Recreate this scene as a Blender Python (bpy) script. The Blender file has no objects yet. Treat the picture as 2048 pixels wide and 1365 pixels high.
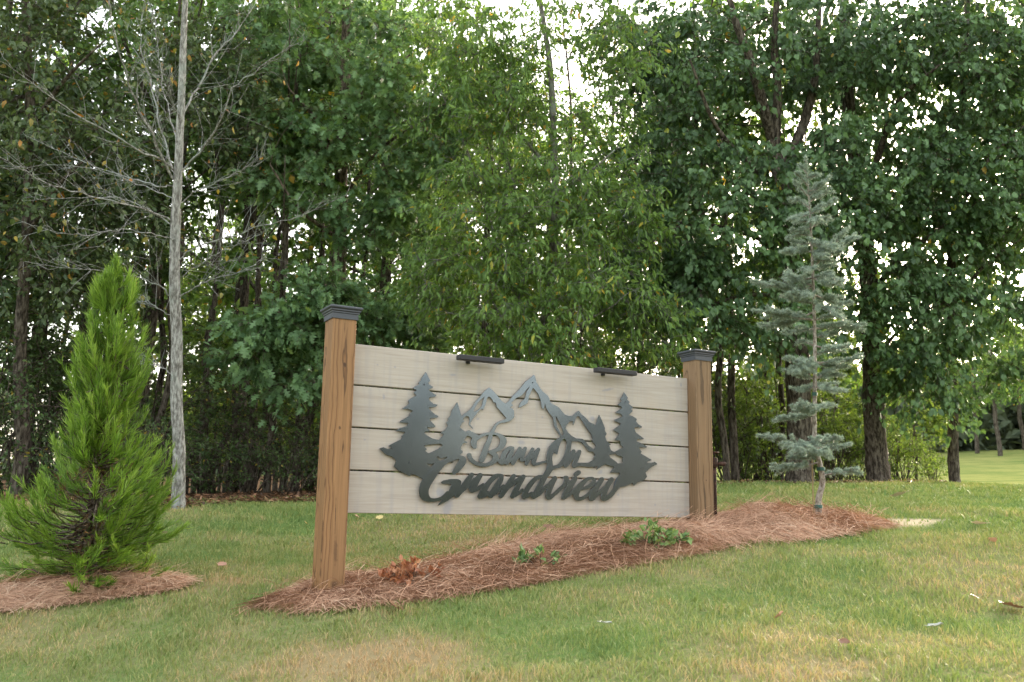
import bpy, math, random
import numpy as np
from mathutils import Matrix, Vector

S = bpy.context.scene
COL = S.collection
R_ = math.radians

# ------------------------------------------------------------------ camera
FPX = 1881.06                      # focal length in pixels of the 2048 wide photograph
PITCH, ROLL = 0.179194, 0.0162706
CAMZ = 1.3
Fv = np.array([0, math.cos(PITCH), math.sin(PITCH)])
_r0 = np.array([1., 0, 0]); _u0 = np.array([0, -math.sin(PITCH), math.cos(PITCH)])
Rv = _r0 * math.cos(ROLL) + _u0 * math.sin(ROLL)
Uv = _u0 * math.cos(ROLL) - _r0 * math.sin(ROLL)
CP = np.array([0, 0, CAMZ])
cam_d = bpy.data.cameras.new('camera'); cam = bpy.data.objects.new('camera', cam_d); COL.objects.link(cam)
cam_d.sensor_width = 36; cam_d.lens = FPX / 2048 * 36
cam_d.clip_start = 0.05; cam_d.clip_end = 2000
M = Matrix(((Rv[0], Uv[0], -Fv[0], 0), (Rv[1], Uv[1], -Fv[1], 0), (Rv[2], Uv[2], -Fv[2], CAMZ), (0, 0, 0, 1)))
cam.matrix_world = M
cam_d.dof.use_dof = True; cam_d.dof.focus_distance = 5.9; cam_d.dof.aperture_fstop = 4.5
S.camera = cam

# ------------------------------------------------------------------ sky, sun, exposure
SUN_EL, SUN_AZ = 14, 38            # low sun behind the wood, to the right
W = bpy.data.worlds.new('World'); S.world = W; W.use_nodes = True
nt = W.node_tree; nt.nodes.clear()
sky = nt.nodes.new('ShaderNodeTexSky'); sky.sky_type = 'NISHITA'; sky.sun_disc = False
sky.sun_elevation = R_(SUN_EL); sky.sun_rotation = R_(SUN_AZ)
sky.air_density = 1.0; sky.dust_density = 4.0; sky.ozone_density = 1.0
hsv = nt.nodes.new('ShaderNodeHueSaturation'); hsv.inputs['Saturation'].default_value = 0.5
bg = nt.nodes.new('ShaderNodeBackground'); bg.inputs['Strength'].default_value = 0.15
wo = nt.nodes.new('ShaderNodeOutputWorld')
wb = nt.nodes.new('ShaderNodeMix'); wb.data_type = 'RGBA'; wb.blend_type = 'MULTIPLY'; wb.inputs[0].default_value = 1.0; wb.inputs[7].default_value = (1.07, 1.0, 0.92, 1)
nt.links.new(sky.outputs[0], hsv.inputs['Color']); nt.links.new(hsv.outputs[0], wb.inputs[6]); nt.links.new(wb.outputs[2], bg.inputs[0]); nt.links.new(bg.outputs[0], wo.inputs[0])
sd = bpy.data.lights.new('sun', 'SUN'); sun = bpy.data.objects.new('sun', sd); COL.objects.link(sun)
sd.energy = 1.1; sd.angle = R_(12); sd.color = (1.0, 0.88, 0.7)
_sd = Vector((math.sin(R_(SUN_AZ)) * math.cos(R_(SUN_EL)), math.cos(R_(SUN_AZ)) * math.cos(R_(SUN_EL)), math.sin(R_(SUN_EL))))
sun.rotation_euler = _sd.to_track_quat('Z', 'Y').to_euler(); sun.location = _sd * 50
S.view_settings.view_transform = 'Standard'; S.view_settings.look = 'None'
S.view_settings.gamma = 1.0; S.view_settings.use_curve_mapping = False
S.view_settings.exposure = 3.15
cy = S.cycles
cy.max_bounces = 9; cy.diffuse_bounces = 6; cy.glossy_bounces = 3; cy.transmission_bounces = 4; cy.transparent_max_bounces = 4
cy.sample_clamp_indirect = 6.0
cy.use_denoising = True; cy.denoiser = "OPENIMAGEDENOISE"; cy.denoising_input_passes = "RGB_ALBEDO_NORMAL"; cy.denoising_prefilter = "ACCURATE"

# ------------------------------------------------------------------ helpers
def nrm(v):
    return v / np.maximum(np.linalg.norm(v, axis=-1, keepdims=True), 1e-9)

def ray(px, py):
    return Fv + (px - 1024) / FPX * Rv - (py - 682.5) / FPX * Uv

def at(px, py, depth):
    return CP + depth * ray(px, py)

def project(P):
    d = P - CP; z = d @ Fv
    return 1024 + FPX * (d @ Rv) / z, 682.5 - FPX * (d @ Uv) / z, z

def noise2(x, y, seed=0):
    x = np.asarray(x, float); y = np.asarray(y, float)
    xi = np.floor(x).astype(np.int64); yi = np.floor(y).astype(np.int64); fx = x - xi; fy = y - yi
    def h(a, b):
        n = (a * 374761393 + b * 668265263 + seed * 1442695041) & 0xffffffff
        n = ((n ^ (n >> 13)) * 1274126177) & 0xffffffff
        return ((n ^ (n >> 16)) & 0xffff) / 65535.0
    sx = fx * fx * (3 - 2 * fx); sy = fy * fy * (3 - 2 * fy)
    a = h(xi, yi) * (1 - sx) + h(xi + 1, yi) * sx; b = h(xi, yi + 1) * (1 - sx) + h(xi + 1, yi + 1) * sx
    return a * (1 - sy) + b * sy

def fbm(x, y, seed=0, o=3):
    s = 0; a = 0.5; t = 0
    for k in range(o):
        s = s + a * noise2(x * 2 ** k, y * 2 ** k, seed + k * 7); t += a; a *= 0.5
    return s / t

def inpoly(px, py, poly):
    px = np.asarray(px, float); py = np.asarray(py, float)
    ins = np.zeros(px.shape, bool); n = len(poly)
    for i in range(n):
        x1, y1 = poly[i]; x2, y2 = poly[(i + 1) % n]
        if y1 == y2: continue
        c = ((y1 > py) != (y2 > py)) & (px < (x2 - x1) * (py - y1) / (y2 - y1) + x1)
        ins ^= c
    return ins

def polydist(px, py, poly):
    d = np.full(np.shape(px), 1e9); n = len(poly)
    for i in range(n):
        a = np.array(poly[i]); b = np.array(poly[(i + 1) % n]); ab = b - a
        t = np.clip(((px - a[0]) * ab[0] + (py - a[1]) * ab[1]) / max(ab @ ab, 1e-12), 0, 1)
        d = np.minimum(d, np.hypot(px - a[0] - t * ab[0], py - a[1] - t * ab[1]))
    return d

class Acc:
    """collects geometry for ONE mesh object"""
    def __init__(s): s.v = []; s.f = []; s.t = []; s.n = 0
    def add(s, v, f, tint=0.5):
        v = np.asarray(v, float).reshape(-1, 3)
        s.v.append(v); s.t.append(np.broadcast_to(np.asarray(tint, float), (len(v),)))
        for ff in (f if isinstance(f, list) else [f]):
            s.f.append(np.asarray(ff, np.int64) + s.n)
        s.n += len(v)
    def mesh(s, name, mat, smooth=False, origin=None):
        v = np.concatenate(s.v) if s.v else np.zeros((0, 3))
        if origin is not None: v = v - np.asarray(origin)
        me = bpy.data.meshes.new(name)
        me.vertices.add(len(v)); me.vertices.foreach_set('co', v.astype(np.float32).ravel())
        li = np.concatenate([f.ravel() for f in s.f]); tot = np.concatenate([np.full(len(f), f.shape[1]) for f in s.f])
        me.loops.add(len(li)); me.loops.foreach_set('vertex_index', li.astype(np.int32))
        st = np.concatenate([[0], np.cumsum(tot)[:-1]])
        me.polygons.add(len(tot)); me.polygons.foreach_set('loop_start', st.astype(np.int32))
        me.polygons.foreach_set('use_smooth', np.full(len(tot), smooth))
        a = me.attributes.new('tint', 'FLOAT', 'POINT'); a.data.foreach_set('value', np.concatenate(s.t).astype(np.float32))
        me.update(calc_edges=True)
        if mat: me.materials.append(mat)
        return me
    def build(s, name, mat, parent=None, smooth=False, origin=None):
        return link(name, s.mesh(name, mat, smooth, origin), parent)

def link(name, me, parent=None, loc=None):
    o = bpy.data.objects.new(name, me); COL.objects.link(o)
    if parent: o.parent = parent
    if loc is not None: o.location = loc
    return o

def tag(o, label=None, cat=None, group=None, kind=None):
    if label: o['label'] = label
    if cat: o['category'] = cat
    if group: o['group'] = group
    if kind: o['kind'] = kind
    return o

def thing(name, label, cat, loc=(0, 0, 0), rz=0, group=None):
    o = link(name, None, None, loc); o.rotation_euler = (0, 0, rz); o.empty_display_size = 0.1
    return tag(o, label, cat, group)

def box(acc, lo, hi, tint=0.5, bev=0.0):
    x0, y0, z0 = lo; x1, y1, z1 = hi
    if bev <= 0:
        v = [(x0, y0, z0), (x1, y0, z0), (x1, y1, z0), (x0, y1, z0), (x0, y0, z1), (x1, y0, z1), (x1, y1, z1), (x0, y1, z1)]
        acc.add(v, np.array([(0, 3, 2, 1), (4, 5, 6, 7), (0, 1, 5, 4), (1, 2, 6, 5), (2, 3, 7, 6), (3, 0, 4, 7)]), tint); return
    v = []; b = bev
    for z, i in ((z0, b), (z0 + b, 0), (z1 - b, 0), (z1, b)):   # chamfered rings, eight points each
        xa, xb, ya, yb = x0 + i, x1 - i, y0 + i, y1 - i
        v += [(xa + b, ya, z), (xb - b, ya, z), (xb, ya + b, z), (xb, yb - b, z), (xb - b, yb, z), (xa + b, yb, z), (xa, yb - b, z), (xa, ya + b, z)]
    q = [(r * 8 + k, r * 8 + (k + 1) % 8, r * 8 + 8 + (k + 1) % 8, r * 8 + 8 + k) for r in range(3) for k in range(8)]
    acc.add(v, [np.array(q), np.array([tuple(range(7, -1, -1))]), np.array([tuple(range(24, 32))])], tint)

def tube(acc, pts, rad, sides=6, tint=0.5, cap=True, rng=None, lump=0.0):
    pts = np.asarray(pts, float); k = len(pts); rad = np.broadcast_to(np.asarray(rad, float), (k,))
    d = np.gradient(pts, axis=0); d = nrm(d)
    ref = np.array([0.31, 0.17, 0.93]) if abs(d[0][2]) < 0.8 else np.array([1., 0.1, 0.05])
    a = nrm(np.cross(d, ref)); b = np.cross(d, a)
    th = np.arange(sides) / sides * 2 * np.pi
    rr = rad[:, None] * np.ones(sides)[None]
    if lump and rng is not None: rr = rr * (1 + lump * rng.standard_normal((k, sides)))
    v = pts[:, None] + rr[..., None] * (np.cos(th)[None, :, None] * a[:, None] + np.sin(th)[None, :, None] * b[:, None])
    i = np.arange(k - 1)[:, None] * sides; j = np.arange(sides)[None]; j2 = (j + 1) % sides
    q = np.stack([i + j, i + j2, i + sides + j2, i + sides + j], -1).reshape(-1, 4)
    f = [q]
    if cap: f += [np.array([tuple(range(sides - 1, -1, -1))]), np.array([tuple((k - 1) * sides + m for m in range(sides))])]
    acc.add(v.reshape(-1, 3), f, tint)

def spline(pts, n):
    """Catmull-Rom through the rows of pts"""
    p = np.asarray(pts, float); p = np.vstack([2 * p[0] - p[1], p, 2 * p[-1] - p[-2]]); m = len(p) - 3
    t = np.linspace(0, m, n); i = np.minimum(t.astype(int), m - 1); u = (t - i)[:, None]
    a, b, c, d = p[i], p[i + 1], p[i + 2], p[i + 3]
    return 0.5 * (2 * b + (c - a) * u + (2 * a - 5 * b + 4 * c - d) * u ** 2 + (3 * b - a - 3 * c + d) * u ** 3)

# ------------------------------------------------------------------ materials
class N:
    def __init__(s, name):
        s.m = bpy.data.materials.new(name); s.m.use_nodes = True; s.t = s.m.node_tree; s.t.nodes.clear()
        s.o = s.n('ShaderNodeOutputMaterial')
    def n(s, t, **k):
        x = s.t.nodes.new(t)
        for a, b in k.items(): setattr(x, a, b)
        return x
    def l(s, a, b): s.t.links.new(a, b)
    def val(s, i, v):
        if hasattr(v, 'links'): s.l(v, i)
        else: i.default_value = v
    def math(s, op, a, b=None, c=None, clamp=False):
        x = s.n('ShaderNodeMath', operation=op, use_clamp=clamp); s.val(x.inputs[0], a)
        if b is not None: s.val(x.inputs[1], b)
        if c is not None: s.val(x.inputs[2], c)
        return x.outputs[0]
    def noise(s, vec, scale, detail=3, rough=0.55, dist=0.0):
        x = s.n('ShaderNodeTexNoise'); x.inputs['Scale'].default_value = scale; x.inputs['Detail'].default_value = detail
        x.inputs['Roughness'].default_value = rough; x.inputs['Distortion'].default_value = dist
        if vec is not None: s.l(vec, x.inputs['Vector'])
        return x.outputs[0]
    def ramp(s, fac, stops, interp='LINEAR'):
        x = s.n('ShaderNodeValToRGB'); x.color_ramp.interpolation = interp
        e = x.color_ramp.elements
        while len(e) < len(stops): e.new(0.5)
        for i, (p, c) in enumerate(stops):
            e[i].position = p; e[i].color = (*c, 1) if len(c) == 3 else c
        s.l(fac, x.inputs[0]); return x.outputs[0]
    def mix(s, fac, a, b, bt='MIX'):
        x = s.n('ShaderNodeMix', data_type='RGBA', blend_type=bt); s.val(x.inputs[0], fac)
        for i, v in ((6, a), (7, b)):
            if hasattr(v, 'links'): s.l(v, x.inputs[i])
            else: x.inputs[i].default_value = (*v, 1)
        return x.outputs[2]
    def coord(s, which='Object', scale=None, loc=None, rot=None):
        c = s.n('ShaderNodeTexCoord').outputs[which]
        if scale or loc or rot:
            m = s.n('ShaderNodeMapping'); s.l(c, m.inputs[0])
            if loc: m.inputs['Location'].default_value = loc
            if rot: m.inputs['Rotation'].default_value = rot
            if scale: m.inputs['Scale'].default_value = scale
            c = m.outputs[0]
        return c
    def pos(s): return s.n('ShaderNodeNewGeometry').outputs['Position']
    def attr(s, name): return s.n('ShaderNodeAttribute', attribute_name=name).outputs['Fac']
    def bump(s, h, strength=0.3, dist=0.01):
        b = s.n('ShaderNodeBump'); b.inputs['Strength'].default_value = strength; b.inputs['Distance'].default_value = dist
        s.l(h, b.inputs['Height']); return b.outputs[0]
    def pbr(s, color, rough=0.6, spec=0.3, metal=0.0, normal=None):
        p = s.n('ShaderNodeBsdfPrincipled')
        s.val(p.inputs['Base Color'], color if hasattr(color, 'links') else (*color, 1))
        s.val(p.inputs['Roughness'], rough); p.inputs['Specular IOR Level'].default_value = spec; s.val(p.inputs['Metallic'], metal)
        if normal is not None: s.l(normal, p.inputs['Normal'])
        return p
    def out(s, sh): s.l(sh.outputs[0], s.o.inputs[0]); return s.m

def leaf_mat(name, stops, trans=0.35, rough=0.45, spec=0.35, tcol=(1.2, 1.15, 0.55)):
    k = N(name); c = k.ramp(k.attr('tint'), stops)
    p = k.pbr(c, rough, spec)
    tr = k.n('ShaderNodeBsdfTranslucent'); k.l(k.mix(1.0, c, tcol, 'MULTIPLY'), tr.inputs[0])
    m = k.n('ShaderNodeMixShader'); m.inputs[0].default_value = trans
    k.l(p.outputs[0], m.inputs[1]); k.l(tr.outputs[0], m.inputs[2])
    return k.out(m)

def bark_mat(name, a, b, c, scale=6.0, lichen=None):
    k = N(name); v = k.coord('Object', scale=(scale, scale, scale * 0.28))
    n1 = k.noise(v, 5.0, 6, 0.65); n2 = k.noise(k.coord('Object'), 3.0, 3)
    col = k.ramp(n1, [(0.4, a), (0.5, b), (0.6, c)])
    if lichen:
        col = k.mix(k.math('MULTIPLY', k.ramp(n2, [(0.5, (0, 0, 0)), (0.62, (1, 1, 1))]), 0.7), col, lichen)
    return k.out(k.pbr(col, 0.9, 0.15, normal=k.bump(n1, 0.8, 0.02)))

GREEN_MID = [(0.0, (0.063, 0.130, 0.033)), (0.5, (0.122, 0.221, 0.057)), (0.9, (0.189, 0.313, 0.082)), (0.94, (0.306, 0.367, 0.066)), (1.0, (0.450, 0.302, 0.041))]
M_leaf_oak = leaf_mat('oak_leaf', [(0.0, (0.068, 0.135, 0.054)), (0.5, (0.126, 0.221, 0.092)), (0.95, (0.207, 0.340, 0.152)), (1.0, (0.270, 0.367, 0.082))])
M_leaf_maple = leaf_mat('maple_leaf', [(0.0, (0.042, 0.086, 0.033)), (0.6, (0.086, 0.156, 0.060)), (0.97, (0.138, 0.239, 0.096)), (0.99, (0.259, 0.330, 0.051)), (1.0, (0.446, 0.253, 0.037))], trans=0.3)
M_leaf_cherry = leaf_mat('cherry_leaf', [(0.0, (0.077, 0.146, 0.033)), (0.5, (0.135, 0.232, 0.057)), (0.90, (0.207, 0.324, 0.082)), (0.95, (0.378, 0.367, 0.049)), (1.0, (0.495, 0.302, 0.049))], trans=0.42)
M_leaf_wood = leaf_mat('woodland_leaf', GREEN_MID, trans=0.42)
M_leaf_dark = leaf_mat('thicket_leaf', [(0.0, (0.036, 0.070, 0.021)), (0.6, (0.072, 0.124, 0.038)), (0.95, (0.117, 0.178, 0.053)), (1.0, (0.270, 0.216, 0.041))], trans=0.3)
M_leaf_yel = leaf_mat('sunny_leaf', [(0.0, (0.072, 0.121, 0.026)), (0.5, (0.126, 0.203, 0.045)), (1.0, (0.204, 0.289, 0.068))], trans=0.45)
M_leaf_sparse = leaf_mat('autumn_leaf', [(0.0, (0.050, 0.080, 0.030)), (0.45, (0.120, 0.150, 0.050)), (0.7, (0.300, 0.220, 0.030)), (1.0, (0.500, 0.170, 0.020))], trans=0.35)
M_leaf_far = leaf_mat('far_leaf', [(0.0, (0.012, 0.02, 0.012)), (1.0, (0.03, 0.042, 0.026))], trans=0.05, spec=0.0)  # leaves darkened so the unseen woods reflect dark in the steel
M_leaf_haze = leaf_mat('far_hazed_leaf', [(0.0, (0.09, 0.12, 0.08)), (1.0, (0.19, 0.225, 0.15))], trans=0.3, spec=0.1)  # leaf colour paled to stand in for distance haze
M_bark = bark_mat('brown_bark', (0.025, 0.02, 0.015), (0.075, 0.06, 0.045), (0.14, 0.12, 0.095))
M_bark_oak = bark_mat('oak_bark', (0.035, 0.027, 0.02), (0.11, 0.085, 0.062), (0.19, 0.155, 0.12))
M_bark_grey = bark_mat('grey_bark', (0.06, 0.055, 0.045), (0.14, 0.13, 0.11), (0.22, 0.21, 0.18), lichen=(0.24, 0.27, 0.22))
M_bark_white = bark_mat('pale_bark', (0.12, 0.112, 0.098), (0.235, 0.225, 0.205), (0.37, 0.365, 0.335), 9.0, lichen=(0.26, 0.29, 0.26))

# ------------------------------------------------------------------ ground
def _gz():
    C = [(-1.3, 0.0, -1.25), (1.3, 0, -1.2), (0, 2.0, -0.93), (-2, 2.2, -1.0), (2, 2.2, -0.76)]
    for px, py, d in [(640, 1188, 5.15), (1396, 1047, 6.44), (165, 1182, 5.67), (1640, 1052, 6.8), (357, 1016, 9.0), (0, 1003, 9.6),
                      (540, 1001, 10.5), (900, 992, 11.5), (1200, 978, 12.5), (1450, 967, 13.5), (1600, 968, 13.8), (1755, 966, 14.5), (1907, 968, 14.6), (2100, 978, 14.5),
                      (2040, 1052, 6.9), (900, 1105, 6.9), (0, 1365, 4.3), (1024, 1365, 3.55), (2048, 1365, 3.25), (1024, 1250, 4.35), (1700, 1200, 4.8),
                      (2000, 968, 34), (2060, 892, 72), (1800, 915, 72), (1450, 948, 45), (1000, 975, 30), (500, 985, 30), (0, 985, 30), (2700, 930, 40)]:
        p = at(px, py, d); C.append((p[0], p[1], p[2] - CAMZ))
    for x, y, z in [(-25, 5, -2.2), (25, 3, 0.5), (0, -20, -2.4), (-60, -30, -4), (60, -30, -2), (0, -70, -4), (-100, 60, 0), (-60, 120, 3), (20, 140, 7), (120, 120, 9), (100, 0, 1), (-200, -200, -5), (200, -200, -4), (200, 250, 14), (-200, 250, 5), (0, 300, 12)]:
        C.append((x, y, z))
    C = np.array(C); q = 1.2
    P = C[:, :2]; D = np.sqrt(((P[:, None] - P[None]) ** 2).sum(-1) + q * q)
    n = len(C); A = np.zeros((n + 1, n + 1)); A[:n, :n] = -D + np.eye(n) * 0.02; A[:n, n] = 1; A[n, :n] = 1
    w = np.linalg.solve(A, np.append(C[:, 2], 0))
    def f(x, y):
        x = np.asarray(x, float); y = np.asarray(y, float); out = np.full(x.shape, w[n])
        for i in range(n): out = out - w[i] * np.sqrt((x - P[i, 0]) ** 2 + (y - P[i, 1]) ** 2 + q * q)
        return out + CAMZ + 0.03 * (fbm(x * 1.3, y * 1.3, 5) - 0.5)
    return f
gz = _gz()

def hit(px, py, dmax=200):
    """where the ray of a photo pixel meets the ground"""
    r = ray(px, py); d = np.geomspace(2.2, dmax, 1500); P = CP + d[:, None] * r
    below = P[:, 2] < gz(P[:, 0], P[:, 1])
    i = int(np.argmax(below)) if below.any() else len(d) - 1
    return np.array([P[i, 0], P[i, 1], float(gz(P[i, 0], P[i, 1]))])

def onground(px, depth):
    """ground point below/above the column px at a given forward distance"""
    x = (px - 1024) / FPX * depth
    return np.array([x, depth, float(gz(x, depth))])

BED = [hit(*p)[:2] for p in [(508, 1222), (560, 1200), (620, 1178), (680, 1160), (760, 1160), (820, 1148), (880, 1135), (950, 1118), (1010, 1108), (1070, 1088), (1130, 1078),
       (1200, 1072), (1290, 1060), (1370, 1052), (1440, 1040), (1520, 1032), (1600, 1032), (1680, 1036), (1735, 1046), (1780, 1057), (1700, 1072), (1600, 1084),
       (1490, 1090), (1400, 1110), (1300, 1128), (1200, 1145), (1100, 1165), (1000, 1183), (900, 1200), (800, 1212), (700, 1222), (600, 1228)]]
BED2 = [hit(*p)[:2] for p in [(-160, 1245), (-60, 1200), (0, 1186), (60, 1172), (130, 1162), (250, 1156), (300, 1160), (372, 1172), (340, 1185), (250, 1198), (150, 1208), (60, 1220), (0, 1226), (-80, 1245)]]
BARE = [hit(*p)[:2] for p in [(1720, 1052), (1760, 1042), (1830, 1037), (1900, 1040), (1870, 1050), (1800, 1058)]]
EDGE = [(-900, 1010), (-300, 1004), (0, 1003), (200, 1006), (357, 1013), (500, 1004), (640, 1001), (900, 992), (1100, 983), (1370, 972), (1600, 969), (1800, 967), (1890, 967)]
WOODS = [hit(*p)[:2] for p in EDGE] + [onground(1870, 22)[:2], onground(1420, 24)[:2], onground(1330, 70)[:2], onground(-600, 90)[:2], onground(-2500, 40)[:2]]

def lawn_tint(x, y):
    """dry to green, 0..1"""
    n = fbm(x * 0.55 + 3, y * 0.55, 11, 4) * 0.6 + fbm(x * 2.2, y * 2.2, 31, 3) * 0.4
    for px, py, rx, ry, a in [(700, 1320, 0.45, 0.3, 0.35), (990, 1080, 0.35, 0.25, 0.2), (1700, 1340, 0.3, 0.25, 0.2), (1060, 1075, 0.3, 0.2, 0.2), (1560, 1270, .35, .2, .1)]:
        c = hit(px, py); n = n - a * np.exp(-(((x - c[0]) / rx) ** 2 + ((y - c[1]) / ry) ** 2))
    return n

def grow_axis(lo, hi, step, end, k):
    inner = np.arange(lo, hi + 1e-6, step)
    o = lo - np.geomspace(step * 1.5, lo + end, k)[::-1] if False else None
    up = hi + np.geomspace(step * 1.6, end - hi, k); dn = lo - np.geomspace(step * 1.6, end + lo, k)[::-1]
    return np.concatenate([dn, inner, up])
gx = grow_axis(-9, 9, 0.11, 380, 34); gy = grow_axis(1.5, 17, 0.11, 420, 34)
X, Y = np.meshgrid(gx, gy); Zg = gz(X, Y)
wj = 0.35 * (fbm(X * 1.1, Y * 1.1, 77) - 0.5)
wd = np.where(inpoly(X, Y, WOODS), 1, -1) * polydist(X, Y, WOODS)
woodA = np.clip(wd / 0.5 + wj * 2 + 0.5, 0, 1)
bd = np.where(inpoly(X, Y, BARE), 1, -1) * polydist(X, Y, BARE); bareA = np.clip(bd / 0.12 + 0.6 + 2.5 * (fbm(X * 4, Y * 4, 9) - 0.5), 0, 1)
bareA *= (np.hypot(X - BARE[2][0], Y - BARE[2][1]) < 3)
G = Acc(); ny, nx = X.shape
idx = np.arange(ny * nx).reshape(ny, nx)
G.add(np.stack([X, Y, Zg], -1).reshape(-1, 3), np.stack([idx[:-1, :-1], idx[:-1, 1:], idx[1:, 1:], idx[1:, :-1]], -1).reshape(-1, 4), np.clip(lawn_tint(X, Y), 0, 1).ravel())
k = N('lawn_soil')
p = k.pos(); nA = k.noise(p, 40, 4); nB = k.noise(p, 2.2, 4)
grass = k.mix(k.ramp(k.math('ADD', k.attr('tint'), k.math('MULTIPLY', k.math('SUBTRACT', nA, 0.5), 0.5)), [(0.30, (0, 0, 0)), (0.62, (1, 1, 1))]), (0.25, 0.20, 0.105), (0.11, 0.165, 0.05))
litter = k.ramp(k.noise(p, 22, 5, 0.7), [(0.3, (0.02, 0.015, 0.01)), (0.5, (0.07, 0.048, 0.03)), (0.7, (0.14, 0.085, 0.05))])
sand = k.mix(nA, (0.42, 0.33, 0.21), (0.55, 0.46, 0.32))
grass = k.mix(k.attr('field'), grass, k.mix(k.ramp(k.noise(p, .35, 6, .75), [(.35, (0, 0, 0)), (.65, (1, 1, 1))]), (0.11, 0.155, 0.045), (0.25, 0.25, 0.085))); c = k.mix(k.attr('wood'), grass, litter); c = k.mix(k.attr('bare'), c, sand)
M_ground = k.out(k.pbr(c, 0.95, 0.0, normal=k.bump(nA, 0.6, 0.02)))
ground = G.build('ground', M_ground, smooth=True); tag(ground, kind='structure')
fieldA = np.clip((Y - 17) / 6, 0, 1)
for nm, A in (('wood', woodA), ('bare', bareA), ('field', fieldA)):
    a = ground.data.attributes.new(nm, 'FLOAT', 'POINT'); a.data.foreach_set('value', A.ravel().astype(np.float32))

def bed_height(x, y, poly, amp):
    d = np.where(inpoly(x, y, poly), polydist(x, y, poly), 0)
    return amp * np.clip(d / 0.28, 0, 1) ** 0.7 * (0.55 + 0.9 * fbm(x * 2.3, y * 2.3, 41)) + 0.25 * amp * (fbm(x * 9, y * 9, 3) - 0.4) * np.clip(d / 0.1, 0, 1)
_pA = (-0.955, 5.26); _pB = (1.33, 6.52); _pk = hit(1500, 1034)
def bedz(x, y):
    d = np.minimum(np.hypot(x - _pA[0], y - _pA[1]), np.hypot(x - _pB[0], y - _pB[1]))
    return gz(x, y) + bed_height(x, y, BED, 0.04) * (1 - 0.92 * np.exp(-(d / 0.3) ** 2)) + bed_height(x, y, BED2, 0.045) + 0.06 * np.exp(-((x - _pk[0]) ** 2 + (y - _pk[1]) ** 2) / 0.05)
k = N('straw_mulch'); p = k.pos(); v1 = k.n('ShaderNodeMapping'); k.l(p, v1.inputs[0]); v1.inputs['Scale'].default_value = (1, 3, 1)
c = k.ramp(k.noise(v1.outputs[0], 35, 5, 0.75, 1.5), [(0.25, (0.101, 0.052, 0.030)), (0.5, (0.293, 0.165, 0.102)), (0.75, (0.444, 0.273, 0.172))])
M_mulch = k.out(k.pbr(c, 0.95, 0.1))
M_straw = leaf_mat('pine_needle', [(0.0, (0.192, 0.103, 0.062)), (0.4, (0.433, 0.250, 0.154)), (0.8, (0.584, 0.376, 0.247)), (1.0, (0.665, 0.489, 0.344))], trans=0.1, rough=0.6, spec=0.2, tcol=(1, 1, 1))
def mulch(poly, name, nst, seed):
    rng = np.random.default_rng(seed); P = np.array(poly); lo = P.min(0); hi = P.max(0); st = 0.045
    xs = np.arange(lo[0], hi[0], st); ys = np.arange(lo[1], hi[1], st); XX, YY = np.meshgrid(xs, ys)
    ins = inpoly(XX, YY, poly); ZZ = bedz(XX, YY) + 0.004
    ZZ = np.where(ins, ZZ, gz(XX, YY) - 0.03)
    cell = ins[:-1, :-1] | ins[1:, 1:] | ins[:-1, 1:] | ins[1:, :-1]
    ii = np.arange(XX.size).reshape(XX.shape)
    q = np.stack([ii[:-1, :-1], ii[:-1, 1:], ii[1:, 1:], ii[1:, :-1]], -1)[cell]
    a = Acc(); a.add(np.stack([XX, YY, ZZ], -1).reshape(-1, 3), q); a.build(name, M_mulch, smooth=True)['kind'] = 'structure'
    # needles
    n = nst * 3; x = rng.uniform(lo[0] - .05, hi[0] + .05, n); y = rng.uniform(lo[1] - .05, hi[1] + .05, n)
    d = np.where(inpoly(x, y, poly), 1, -1) * polydist(x, y, poly)
    keep = (d > -0.05 * rng.random(n) ** 2 * 1.5); x = x[keep][:nst]; y = y[keep][:nst]; n = len(x)
    L = rng.uniform(0.09, 0.2, n); th = rng.uniform(0, 2 * np.pi, n)
    sw = fbm(x * 1.6, y * 1.6, 91); th = np.where(rng.random(n) < 0.55, sw * 9 + rng.normal(0, 0.5, n), th)
    lift = np.where(rng.random(n) < 0.1, rng.uniform(0.1, 0.75, n), rng.uniform(-0.02, 0.14, n)); bend = rng.normal(0, 0.7, n)
    P0 = np.stack([x, y, np.maximum(bedz(x, y), gz(x, y)) + rng.uniform(0.004, 0.03, n)], -1)
    V = []; w = rng.uniform(0.0007, 0.0012, n)
    for kk in range(4):
        t = (kk / 3 - 0.5); aa = th + bend * t
        px_ = P0[:, 0] + np.cos(aa) * L * t; py_ = P0[:, 1] + np.sin(aa) * L * t
        base = np.maximum(bedz(px_, py_), gz(px_, py_))
        pz = base + (P0[:, 2] - gz(x, y) - (bedz(x, y) - gz(x, y))) + lift * L * (t + 0.5) * 0.9 + 0.012 * (1 - 4 * t * t) + 0.003
        side = np.stack([-np.sin(aa), np.cos(aa), 0.7 * np.ones(n)], -1) * w[:, None]
        c = np.stack([px_, py_, pz], -1); V += [c - side, c + side]
    V = np.stack(V, 1); o = np.arange(n)[:, None] * 8
    F = np.concatenate([o + np.array([2 * q_, 2 * q_ + 1, 2 * q_ + 3, 2 * q_ + 2]) for q_ in range(3)])
    a = Acc(); a.add(V.reshape(-1, 3), F, np.repeat(np.clip(rng.normal(0.48, 0.22, n) + 0.7 * (fbm(x * 3, y * 3, 55) - 0.5), 0, 1), 8))
    return a
tag(mulch(BED, 'mulch_bed', 44000, 1).build('pine_straw', M_straw), 'loose rust brown pine straw heaped along the foot of the sign', 'pine straw', kind='stuff')
tag(mulch(BED2, 'mulch_bed', 10000, 2).build('pine_straw', M_straw), 'loose dark brown pine straw ringed round the green conifer', 'pine straw', kind='stuff')

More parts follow.
